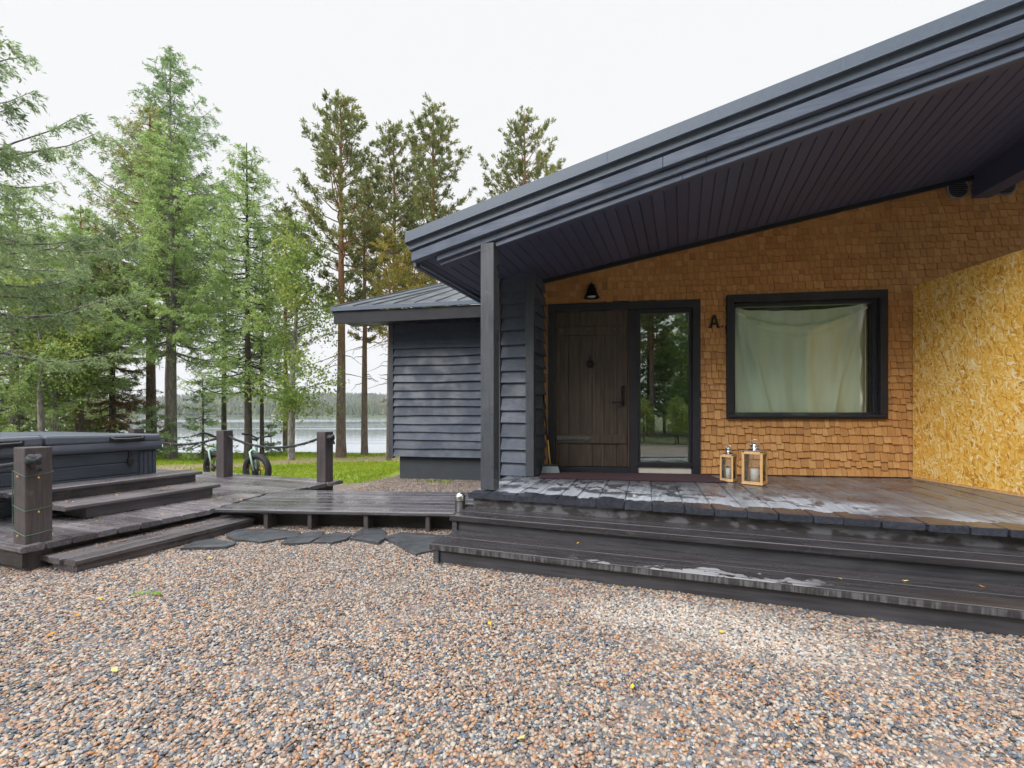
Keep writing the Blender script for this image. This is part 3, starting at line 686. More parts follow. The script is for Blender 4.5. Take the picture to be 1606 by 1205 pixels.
deck = thing('wooden_deck', PF(-4, 0, 0), 'dark weathered plank deck carrying the hot tub and the rope fence', 'deck')
def dend(tt):
    if tt < -.58: return -2.84
    if tt < .42: return -2.84-.33*(tt+.58)/1.0-.008
    if tt < .62: return -3.10
    return -3.03
m = MB(); tt = -2.20; k = 0
while tt < 1.60:
    w = rnd.choice((.15, .17, .19)); e = dend(tt+w/2)
    if -.7 < tt+w/2 < -.58: e = -2.87
    cut = rnd.uniform(-6.6, -5.0)
    m.plank(PF, -9.0, cut-.003, tt+.003, tt+w-.003, DZ, .05, 10, .003, .009); m.plank(PF, cut, e+rnd.uniform(-.012, .008), tt+.003, tt+w-.003, DZ, .05, 10, .004, .010); tt += w
m.build('deck_boards', M['deckwood'], deck)
m = MB(); m.fb(PF, -9, -2.90, -2.17, -2.13, .04, .168); m.fb(PF, -3.02, -2.98, -2.05, -.55, -.02, .168); m.fb(PF, -3.16, -3.12, .4, 1.55, -.2, .168)
for a in (-3.05, -4.6, -6.2): m.fb(PF, a, a+.1, -2.04, -1.94, -.03, .168)
m.build('skirt_board', M['joist'], deck, .004)
m = MB(); m.plank(lambda a, b_, z: PF(b_, a, z), -2.06, -.40, -2.80, -2.635, .112, .045, 9, .003, .009); m.plank(lambda a, b_, z: PF(b_, a, z), -2.04, -.42, -2.63, -2.465, .112, .045, 9, .003, .009); m.plank(lambda a, b_, z: PF(b_, a, z), -2.05, -.42, -2.97, -2.805, .112, .045, 9, .003, .009)
st = m.build('step', M['treadwood'], deck)
m = MB(); m.fb(PF, -2.52, -2.485, -2.02, -.42, -.03, .066); m.fb(PF, -2.82, -2.525, -2.02, -1.98, -.03, .066); m.build('riser', M['treadwood'], st, .003)
# low plank at the back-right corner, slanting to the walkway
m = MB(); m.plank(PF, -3.0, -2.15, 1.02, 1.17, .10, .045, 5, .003, .008); m.plank(PF, -3.0, -2.3, .82, .99, .10, .045, 5, .003, .008); m.plank(PF, -3.0, -2.45, 1.20, 1.36, .10, .045, 5, .003, .008)
m.build('low_step', M['deckwood'], deck)

ts = thing('tub_steps', PF(-3.9, -.7, DZ), 'two broad dark wooden steps leading up to the hot tub', 'steps')
sw_ = lambda a, b_, z: PF(b_, a, z)
m = MB(); m.plank(sw_, -1.58, -.0, -3.80, -3.56, .376, .046, 10, .003, .010, .01); m.plank(sw_, -1.66, .0, -4.02, -3.81, .376, .046, 10, .003, .010, .01); s1 = m.build('step', M['treadwood'], ts)
m = MB(); m.fb(PF, -3.645, -3.60, -1.40, -.07, DZ+.003, .329); m.fb(PF, -4.0, -3.65, -1.40, -1.36, DZ+.003, .329); m.fb(PF, -4.0, -3.65, -.11, -.07, DZ+.003, .329); m.build('riser', M['treadwood'], s1, .004)
m = MB(); m.plank(sw_, -1.80, .08, -4.17, -3.99, .515, .046, 10, .003, .010, .01); m.plank(sw_, -1.84, .09, -4.34, -4.18, .515, .046, 10, .003, .010, .01); s2 = m.build('step', M['treadwood'], ts)
m = MB(); m.fb(PF, -4.085, -4.04, -1.62, .02, .332, .468); m.fb(PF, -4.32, -4.09, -1.62, -1.58, DZ+.003, .468); m.fb(PF, -4.32, -4.09, -.02, .02, DZ+.003, .468); m.build('riser', M['treadwood'], s2, .004)

# hot tub
tub = thing('hot_tub', PF(-5.45, -1.38, DZ), 'square grey hot tub under a padded vinyl cover on the left deck', 'hot tub')
s0, s1_, t0, t1 = -6.6, -4.37, -2.52, -.27
m = MB(); m.fb(PF, s0, s1_, t0, t1, DZ+.003, .86)
for j in range(4): m.fb(lambda a, b_, z: PF(a, b_, z), s1_, s1_+.012, t0+.22, t1-.22, DZ+.03+j*.145, DZ+.165+j*.145)
for (a, b_) in ((t0, t0+.2), (t1-.2, t1)):
    for j in range(4): m.fb(PF, s1_, s1_+.018, a+.003+j*.05, a+.047+j*.05, DZ+.01, .80)
for j in range(9): m.fb(PF, s0+.05+j*.24, s0+.28+j*.24, t0-.012, t0, DZ+.02, .80)
m.build('cabinet', M['tubwall'], tub, .006)
m = MB(); o_ = .045
lid = [(s0-o_, t0-o_), (s1_+o_, t0-o_), (s1_+o_, t1+o_), (s0-o_, t1+o_)]
mid = (t0+t1)/2
zc = 1.03
for (ta, tb) in ((t0-o_, mid-.006), (mid+.006, t1+o_)):
    za = zc-.015 if ta < mid-.01 else zc+.012; zb = zc+.012 if tb < mid else zc-.015
    m.hexa([PF(s0-o_,ta,.925),PF(s1_+o_,ta,.925),PF(s1_+o_,tb,.925),PF(s0-o_,tb,.925),PF(s0-o_,ta,za),PF(s1_+o_,ta,za),PF(s1_+o_,tb,zb),PF(s0-o_,tb,zb)])
cv = m.build('cover', M['vinyl'], tub, .03)
m = MB(); n = 40                       # hanging skirt with slack
vs = []
for i_ in range(n+1):
    tt = t0-o_+(t1-t0+2*o_)*i_/n; w = .006*math.sin(tt*9)+.004*math.sin(tt*23)
    vs += [PF(s1_+o_+.004+w*.5, tt, .93), PF(s1_+o_+.012+w, tt, .885), PF(s1_+o_+.004+w, tt, .828+.004*math.sin(tt*5)), PF(s1_+o_-.012, tt, .83)]
m.add(vs, [(i_*4+j, i_*4+j+1, (i_+1)*4+j+1, (i_+1)*4+j) for i_ in range(n) for j in range(3)], True)
m.fb(PF, s0-o_, s1_+o_-.014, t0-o_, t1+o_, .825, .924); m.build('skirt', M['vinyl'], cv)
for tc_ in (-.62, -1.75):
    m = MB(); m.tube([PF(s1_+o_-.0, tc_-.17, .985), PF(s1_+o_+.03, tc_-.15, .97), PF(s1_+o_+.035, tc_, .965), PF(s1_+o_+.03, tc_+.15, .97), PF(s1_+o_, tc_+.17, .985)], .018, 8); m.fb(PF, s1_+o_, s1_+o_+.012, tc_-.19, tc_+.19, .945, 1.0); m.build('handle', M['plastic'], cv, .003)
for tc_ in (-.58, -1.93):
    m = MB(); m.fb(PF, s1_+.02, s1_+.035, tc_-.016, tc_+.016, .64, .84); m.fb(PF, s1_+.02, s1_+.05, tc_-.03, tc_+.03, .655, .73); m.build('strap', M['plastic'], tub, .004)
m = MB(); m.fb(PF, s0-o_+.1, s1_+o_-.1, mid-.012, mid+.012, 1.036, 1.046); m.build('fold_seam', M['vinyl'], cv, .003)

# rope posts, ropes
def rpost(s, t, label, zb=DZ-.0, top=1.0):
    p = PF(s, t, zb); th = thing('rope_post', p, label, 'post', 'rope posts round the deck')
    m = MB(); h = .086; m.fb(PF, s-h, s+h, t-h, t+h, zb+.002, top); return m.build('post', M['postwood'], th, .007), th
rp1 = rpost(-3.0, -2.06, 'thick rope post with a black knot, wound with string lights, on the left deck', zb=-.0)
rp2 = rpost(-5.17, 1.30, 'square rope post standing between the two parked bicycles')
rp3 = rpost(-3.21, 1.47, 'square rope post near the grey outbuilding with a knotted rope end')
rp0 = rpost(-7.55, 1.36, 'square rope post whose top just shows behind the hot tub')
rp9 = None
def rope(p, q, sag, label, knots=(), name='rope', bulbs=True):
    th = thing(name, p, label, 'rope', 'ropes between the posts')
    N = 60; pts = [p.lerp(q, i_/N)+Vector((0, 0, -4*sag*(i_/N)*(1-i_/N))) for i_ in range(N+1)]
    m = MB()
    for ph in (0, 2.09, 4.19):
        q_ = []
        M_ = N*3
        for i_ in range(M_+1):
            f_ = i_/M_; c = p.lerp(q, f_)+Vector((0,0,-4*sag*f_*(1-f_))); a_ = f_*(q-p).length*55+ph
            d_ = (q-p).normalized(); x_ = d_.cross(Vector((0,0,1))).normalized(); y_ = x_.cross(d_)
            q_.append(c+(x_*math.cos(a_)+y_*math.sin(a_))*.010)
        m.tube(q_, .0115, 6)
    m.build('rope_line', M['rope'], th)
    for kc in knots:
        m = MB()
        for j in range(5):
            A = Matrix.Rotation(rnd.uniform(0, 3), 3, 'Z') @ Matrix.Rotation(rnd.uniform(0, 3), 3, 'X'); m.torus(kc+Vector((rnd.uniform(-.012,.012), rnd.uniform(-.012,.012), rnd.uniform(-.012,.012))), A, .036, .020, 20, 8)
        m.tube([kc+Vector((.02,0,-.02)), kc+Vector((.05,-.01,-.05)), kc+Vector((.055,0,-.09))], .015, 7)
        m.build('knot', M['rope'], th)
    if bulbs:
        wp = [c+Vector((0, 0, -.006+.022*math.sin(i_*1.1))) for i_, c in enumerate(pts)]
        m = MB(); m.tube(wp, .0035, 4); w_ = m.build('light_string', M['wire'], th)
        m = MB()
        for i_ in range(4, N, 7): m.lathe(wp[i_]+Vector((0,-.02,-.012)), [(0,-.011),(.006,-.008),(.006,.004),(0,.009)], 7); m.cut()
        m.each('bulb', M['amber'], w_)
    return th
k3 = PF(-3.21+.13, 1.47-.02, .90)
rope(PF(-5.08, 1.30, .90), PF(-3.30, 1.47, .90), .17, 'dark rope with tiny bulbs sagging between the two posts by the bicycles', [k3])
rope(PF(-7.46, 1.36, .88), PF(-5.26, 1.30, .89), .15, 'dark rope running from behind the hot tub to the post between the bicycles')
k1 = PF(-3.0+.115, -2.06-.05, .90)
rope(PF(-6.6, -2.06, .93), PF(-3.09, -2.06, .87), .14, 'dark rope tied to the thick front post and leaving the picture at the left', [k1])
# string light wound on the front post
sl1 = thing('string_light', PF(-3.0, -2.06, .5), 'thin green string of amber bulbs wound round the thick front post', 'string lights')
m = MB(); pts = []; bulbs = MB(); h = .089
for tr in range(3):
    z0 = (.30, .50, .78)[tr]
    ring = [PF(-3.0+x*h, -2.06+y*h, z0+dz) for x, y, dz in ((-1,-1,.03),(0,-1.02,0.01),(1,-1,-.01),(1.02,0,-.005),(1,1,.01),(0,1.02,.04),(-1,1,.05),(-1.02,0,.04),(-1,-1,.03))]
    pts += ring
    for j in ((1,), (3,), (1, 3))[tr]: bulbs.lathe(ring[j]+Vector((.006,-.012,-.02)), [(0,-.011),(.006,-.008),(.006,.004),(0,.009)], 8); bulbs.cut()
m.tube(pts, .0035, 5, smooth=False); w_ = m.build('wire', M['wire'], sl1); bulbs.each('bulb', M['amber'], sl1)

# bollard light
bl = thing('bollard_light', PF(-.10, .0, 0), 'short black bollard light with a silver dome beside the porch steps', 'bollard light')
m = MB(); c = PF(-.11, .0, 0); m.lathe(c, [(.052, 0), (.052, .385), (.0, .386)], 20); m.build('body', M['plastic'], bl)
m = MB(); m.lathe(c, [(.055, .387), (.055, .425), (.047, .447), (.03, .462), (0, .468)], 20); m.build('cap', M['steel'], bl)

# slate slabs
SLB = [([(85,672),(150,640),(240,628),(345,645),(300,662),(200,668)], 'small flat slate slab nearest the step of the left deck'),
 ([(320,600),(370,580),(560,578),(665,590),(640,610),(480,636),(360,625)], 'long slate slab under the walkway edge, second from the left'),
 ([(590,642),(620,618),(700,600),(790,590),(775,612),(720,640),(640,645)], 'narrow slanting slate slab between the long slab and the squarer ones'),
 ([(752,638),(800,607),(860,594),(930,602),(905,625),(840,642)], 'slate slab with a pointed left end in the middle of the row'),
 ([(938,620),(985,582),(1060,574),(1100,592),(1096,624),(1070,638)], 'nearly square slate slab in the row under the walkway'),
 ([(1110,618),(1200,595),(1360,608),(1400,612),(1335,680),(1260,698),(1200,665)], 'largest slate slab beside the lowest porch step')]
for k, (pz, lab) in enumerate(SLB):
    zt = .034; pts = []; rr = random.Random(k)
    for x_, y_ in pz:
        py = 650+y_*.3113; d = (CZ-zt)*FPX/(py-HY); q = at(260+x_*.3113, py, d); q.z = .002; pts.append(q)
    full = []
    c0 = sum(pts, Vector())/len(pts); pts = [c0+(p-c0)*1.1 for p in pts]
    for a_, b_ in zip(pts, pts[1:]+pts[:1]):
        full.append(a_); full.append(a_.lerp(b_, rr.uniform(.35, .65))+Vector((rr.uniform(-.012,.012), rr.uniform(-.012,.012), 0)))
    c = sum(full, Vector())/len(full); n = len(full); m = MB()
    top = [Vector((p.x, p.y, zt+rr.uniform(-.004, .003))) for p in full]; inn = [c.lerp(p, .7)+Vector((0,0,zt-.002*0+rr.uniform(-.001,.005)-c.lerp(p,.7).z)) for p in full]
    m.add(full+top+inn, [list(range(n))[::-1]]+[(i_, (i_+1) % n, n+(i_+1) % n, n+i_) for i_ in range(n)]+[(n+i_, n+(i_+1) % n, 2*n+(i_+1) % n, 2*n+i_) for i_ in range(n)]+[list(range(2*n, 3*n))])
    o = m.build('slate_slab', M['slate'], None, .003, loc=c); tag(o, lab, 'slate slab', 'slate slabs along the walkway')

# ------------------------------------------------------------------ grey outbuilding
ob = thing('outbuilding', WF(1.5, 2, -.1), 'grey clapboard outbuilding with a metal seam roof behind the porch post', 'outbuilding')
m = MB(); clap(m, lambda a, b_, z: WF(a, b_, z), .05, 4.2, .40, 3.14, .173, .14, .05); m.fb(WF, 0, 4.2, .002, .1, .40, 3.4)
clap(m, lambda a, b_, z: WF(b_, a, z), .0, 5.0, .40, 3.22, .173, .4, .04); m.fb(WF, .002, .1, .1, 5, .4, 3.3); m.build('clapboard_wall', M['paint'], ob)
m = MB(); m.fb(WF, -.045, .06, -.05, .06, .36, 3.13); m.build('corner_board', M['corner_paint'], ob, .004)
m = MB(); m.fb(WF, .16, 4.2, .06, .2, -.6, .40); m.fb(WF, .16, .3, .2, 5, -.6, .40); m.build('plinth', M['concrete'], ob)
def WR(u, w, h): return WF(u+.12*(w+.72) if u < 0 else u, w, 3.355+.375*(w+.72)+h)
m = MB(); m.fb(WR, -.92, 4.6, -.72, 4.0, 0, .03)
for j in range(13): m.fb(WR, -.90+j*.43, -.88+j*.43, -.72, 4.0, .03, .055)
m.fb(WR, -.95, -.9, -.72, 4.0, -.1, .05)
rf = m.build('roof', M['roofmetal'], ob)
m = MB(); m.fb(WF, -.92, 4.6, -.76, -.722, 3.30, 3.372); rfa = m.build('eave_flashing', M['flash'], rf, .002)
m = MB(); m.fb(WF, -.88, 4.6, -.715, -.67, 3.06, 3.297); m.fb(WF, -.86, 4.6, -.668, .0, 3.13, 3.16); m.fb(WR, -.88, -.84, -.668, 4, -.2, -.002); m.fb(WR, -.835, -.3, -.6, 4, -.14, -.11); m.build('fascia_board', M['frame'], rf, .003)
m = MB(); m.fb(WF, .9, 4.0, 4.0, 4.25, 5.10, 5.16); m.build('ridge_cap', M['roofmetal'], rf)

# small hut at the far left
hc = at(-12, 690, 24); hz = float(gz(np.array(hc.x), np.array(24.)))
hut = thing('garden_hut', (hc.x, 24, hz), 'small dark red brown hut with pale roof edge among the trees at far left', 'hut')
HTF = lambda a, b_, z: Vector((hc.x+a*.96+b_*.28, 24-a*.28+b_*.96, hz+z))
m = MB(); m.prism([HTF(-1.5,0,0),HTF(1.5,0,0),HTF(1.5,0,1.0),HTF(0,0,1.75),HTF(-1.5,0,1.0)], HTF(0,3,0)-HTF(0,0,0)); m.build('wall', wood('hut_wall', (.05,.018,.012), (.11,.04,.025), .7, 0, 'z'), hut)
m = MB(); q = [HTF(-2.0,-.4,.82),HTF(0,-.4,1.84),HTF(2.0,-.4,.82),HTF(2.0,-.4,.74),HTF(0,-.4,1.76),HTF(-2.0,-.4,.74)]; m.prism(q, HTF(0,3.8,0)-HTF(0,0,0)); hr = m.build('roof', plain('hut_roof', (.09,.09,.09), .7), hut)
m = MB(); m.prism([p+Vector((0,0,-.03)) for p in [HTF(-2.0,-.45,.78),HTF(0,-.45,1.8),HTF(2.0,-.45,.78),HTF(2.0,-.45,.72),HTF(0,-.45,1.72),HTF(-2.0,-.45,.72)]], HTF(0,.04,0)-HTF(0,0,0)); m.build('verge_board', plain('pale_verge', (.55,.56,.58), .5), hr)
m = MB(); m.fb(HTF, -.5, .5, -.03, -.005, .45, .95); m.build('window', M['sill'], hut)

# ------------------------------------------------------------------ bicycles
def bike(px, d, head, label, steer=0.0):
    x = (px-HX)/FPX*d; z0 = float(gz(np.array(x), np.array(d)))
    hv = Vector((math.sin(head), -math.cos(head), 0)); sv = Vector((-hv.y, hv.x, 0)); R0 = .29; Rt = .062
    fc = Vector((x, d, z0+R0+Rt)); th = thing('bicycle', Vector((x, d, z0)), label, 'bicycle', 'fat tyre bicycles on the lawn')
    L = lambda f_, s_, z: fc+hv*f_+sv*s_+Vector((0, 0, z))
    sh = Vector((math.sin(head+steer), -math.cos(head+steer), 0))
    for nm, c, hh in (('front', fc, sh), ('rear', L(-1.1, 0, 0), hv)):
        A = Matrix((hh, Vector((0,0,1)), hh.cross(Vector((0,0,1))))).transposed()
        m = MB(); m.torus(c, A, R0, Rt, 40, 12); 
        for q in range(60):
            a_ = 2*math.pi*q/60
            for s_ in (-.03, 0, .03):
                e_ = c+A @ Vector((math.cos(a_)*(R0+.052), math.sin(a_)*(R0+.052), s_)); m.lathe(e_, [(.009,-.012),(.009,.012)], 4)
        wh = m.build('wheel', M['rubber'], th)
        m = MB(); m.torus(c, A, R0-.055, .016, 40, 8)
        m.lathe(c, [(.0,-.05),(.025,-.05),(.025,.05),(0,.05)], 12, A)
        for q in range(16):
            a_ = 2*math.pi*q/16; m.tube([c+A @ Vector((.024*math.cos(a_+.4),.024*math.sin(a_+.4),.03*(-1)**q)), c+A @ Vector((math.cos(a_)*(R0-.06),math.sin(a_)*(R0-.06),0))], .0016, 3, False)
        m.lathe(c, [(.03,.055),(.085,.055),(.085,.058),(.03,.058)], 20, A)
        m.build('rim', M['plastic'], wh)
        m = MB()
        for q in range(12):
            a_ = 2*math.pi*q/12; e_ = c+A @ Vector((math.cos(a_)*(R0-.05), math.sin(a_)*(R0-.05), 0)); m.lathe(e_, [(0,-.022),(.017,-.021),(.017,.021),(0,.022)], 6, A); m.cut()
        m.each('rim_hole', M['orange'], wh)
        m = MB(); m.fb(lambda a,b_,z: c+A @ Vector((a,b_,z)), .10, .17, .02, .06, -.008, .008); m.build('reflector', plain('amber_reflector', (.9,.35,.02), .2), wh, .003)
    m = MB(); hd0 = L(-.17, 0, .40); hd1 = L(-.21, 0, .57)
    bb = L(-.66, 0, -.05); st_ = L(-.84, 0, .42)
    m.tube([hd0, hd1], .024, 10); m.tube([hd1+Vector((0,0,-.03)), st_], .02, 8); m.tube([hd0, bb], .024, 8); m.tube([bb, st_], .019, 8)
    for s_ in (-1, 1): m.tube([st_, L(-1.1, .085*s_, 0)], .011, 6); m.tube([bb, L(-1.1, .085*s_, 0)], .012, 6)
    m.tube([st_, L(-.88, 0, .54)], .014, 8); m.build('frame', M['mint'], th)
    m = MB(); sx = sh.cross(Vector((0,0,1)))
    cr = fc+sh*-.13+Vector((0,0,.40))
    for s_ in (-1, 1): m.tube([fc+sx*.085*s_, fc+sx*.085*s_+sh*-.06+Vector((0,0,.22)), fc+sx*.075*s_+sh*-.11+Vector((0,0,.37)), cr+Vector((0,0,.015))], [.014,.017,.02,.02], 10)
    m.build('fork', M['mint'], th)
    m = MB(); st0 = hd1+Vector((0,0,.06)); bc = st0+sh*.06+Vector((0,0,.02)); m.tube([hd1, st0, bc], .016, 8)
    m.tube([bc-sx*.36+Vector((0,0,.02))-sh*.05, bc-sx*.2+Vector((0,0,.02)), bc-sx*.06, bc+sx*.06, bc+sx*.2+Vector((0,0,.07)), bc+sx*.36+Vector((0,0,.10))-sh*.05], .016, 8)
    hb = m.build('handlebar', M['plastic'], th)
    m = MB()
    for s_ in (-1, 1): m.tube([bc+sx*.25*s_+Vector((0,0,.05+.03*s_)), bc+sx*.36*s_+Vector((0,0,.06+.04*s_))-sh*.05], .022, 8); m.tube([bc+sx*.22*s_+Vector((0,0,.045)), bc+sx*.24*s_+sh*.05+Vector((0,0,.03)), bc+sx*.33*s_+sh*.06+Vector((0,0,.03))], .006, 5); m.cut()
    m.each('grip', M['rubber'], hb)
    m = MB(); sc_ = L(-.90, 0, .56); m.prism([sc_+sv*y_+hv*x_ for x_, y_ in ((.14,.02),(.0,.05),(-.12,.075),(-.13,-.075),(.0,-.05),(.14,-.02))], (0,0,.05)); m.build('saddle', M['plastic'], th, .015)
    m = MB()
    for s_ in (-1, 1): m.tube([bb, bb+sv*.09*s_, bb+sv*.09*s_+(Vector((0,0,-.16))+hv*.04)*s_, bb+sv*.17*s_+(Vector((0,0,-.16))+hv*.04)*s_], .011, 6)
    m.build('crank', M['plastic'], th)
    return th
bike(403, 9.35, R(31), 'mint green fat tyre bicycle to the right of the rope post, front wheel turned out', R(41))
bike(338, 9.9, R(28), 'mint green fat tyre bicycle mostly hidden behind the rope post', R(40))

# ------------------------------------------------------------------ trees
def fol(name, cols, trans=.45, sc=.6):
    t = NT(name); i = t.isl(); nz = t.noise(t.oc(), sc, 3, .6)
    f = t.ma('ADD', t.ma('MULTIPLY', i, .55), t.ma('MULTIPLY', t.ss(nz, .3, .7), .45))
    c = t.ramp(f, [(k/(len(cols)-1), c_) for k, c_ in enumerate(cols)])
    t.set(col=c, rough=.6, spec=.25)
    tr = t.n('ShaderNodeBsdfTranslucent'); t.l(c, tr.inputs[0]); mxs = t.n('ShaderNodeMixShader'); mxs.inputs[0].default_value = trans
    t.l(t.b.outputs[0], mxs.inputs[1]); t.l(tr.outputs[0], mxs.inputs[2]); t.l(mxs.outputs[0], t.out.inputs['Surface']); return t.m
F_PINE = fol('pine_needles', [(0.113, 0.146, 0.071), (0.189, 0.226, 0.090), (0.272, 0.291, 0.104), (0.363, 0.320, 0.110)])
F_PINEY = fol('yellowing_pine_needles', [(0.125, 0.156, 0.063), (0.225, 0.240, 0.080), (0.349, 0.300, 0.080), (0.574, 0.396, 0.080)])
F_SPR = fol('spruce_needles', [(0.146, 0.222, 0.111), (0.235, 0.342, 0.164), (0.331, 0.462, 0.212), (0.442, 0.564, 0.249)])
F_LAR = fol('larch_needles', [(0.191, 0.280, 0.108), (0.310, 0.431, 0.160), (0.426, 0.566, 0.209), (0.546, 0.654, 0.260)], .5)
F_OLV = fol('olive_needles', [(0.192, 0.214, 0.091), (0.296, 0.329, 0.126), (0.383, 0.427, 0.148), (0.470, 0.369, 0.180)], .4)
F_BLU = fol('grey_green_needles', [(0.165, 0.229, 0.138), (0.262, 0.349, 0.193), (0.356, 0.456, 0.228), (0.475, 0.565, 0.246)], .45)
F_BRN = fol('dead_needles', [(0.126, 0.095, 0.051), (0.204, 0.142, 0.071), (0.281, 0.182, 0.077), (0.211, 0.230, 0.077)])
F_BIR = fol('birch_leaves', [(0.130, 0.210, 0.058), (0.217, 0.322, 0.082), (0.336, 0.423, 0.106), (0.552, 0.506, 0.119)], .5)
F_YEL = fol('yellow_leaves', [(0.177, 0.220, 0.038), (0.312, 0.290, 0.048), (0.478, 0.330, 0.048), (0.562, 0.340, 0.048)], .5)
def bark(name, c1, c2, c3=None):
    t = NT(name); v = t.scl(t.oc(), (14, 14, 3)); nz = t.noise(v, 1.3, 6, .7); c = t.mix(t.ss(nz, .3, .7), c1, c2)
    if c3: c = t.mix(t.ss(t.sep(t.oc())[2], 2.5, 7), c, t.mix(nz, tuple(x*.7 for x in c3), c3))
    t.set(col=c, rough=.85, nor=t.bump(nz, .8, .03)); return t.m
B_PINE = bark('pine_bark', (.085, .065, .055), (.23, .18, .155), (.30, .155, .075))
B_GREY = bark('grey_bark', (.10, .09, .085), (.27, .25, .24))
B_DARK = bark('dark_bark', (.035, .03, .026), (.11, .095, .08))
B_BIR = bark('birch_bark', (.06, .055, .05), (.34, .33, .31))

def tube_arr(P, r, n):
    P = np.asarray(P, float); m = len(P); T = np.gradient(P, axis=0); T /= np.linalg.norm(T, axis=1)[:, None]+1e-9
    ref = np.where(np.abs(T[:, 2:3]) < .9, np.array([[0, 0, 1.]]), np.array([[1., 0, 0]]))
    X = np.cross(T, ref); X /= np.linalg.norm(X, axis=1)[:, None]+1e-9; Y = np.cross(T, X)
    a = np.arange(n)*2*np.pi/n; r = np.broadcast_to(np.asarray(r, float), (m,))
    V = P[:, None, :]+r[:, None, None]*(X[:, None, :]*np.cos(a)[None, :, None]+Y[:, None, :]*np.sin(a)[None, :, None])
    i = np.arange(m-1)[:, None]*n; k = np.arange(n)[None, :]; k2 = (k+1) % n
    return V.reshape(-1, 3), np.stack([i+k, i+k2, i+n+k2, i+n+k], -1).reshape(-1, 4)
def blades(C, D, ln, wd, rg):
    D = D/(np.linalg.norm(D, axis=1)[:, None]+1e-9); Rn = rg.normal(size=D.shape); S = np.cross(D, Rn); S /= np.linalg.norm(S, axis=1)[:, None]+1e-9
    ln = np.asarray(ln).reshape(-1, 1); wd = np.asarray(wd).reshape(-1, 1)
    V = np.stack([C, C+D*ln*.5+S*wd*.5, C+D*ln, C+D*ln*.45-S*wd*.5], 1).reshape(-1, 3)
    return V, np.arange(len(V)).reshape(-1, 4)
def join(parts):
    vs, fs, n = [], [], 0
    for v, f in parts: vs.append(v); fs.append(f+n); n += len(v)
    return np.concatenate(vs), np.concatenate(fs)

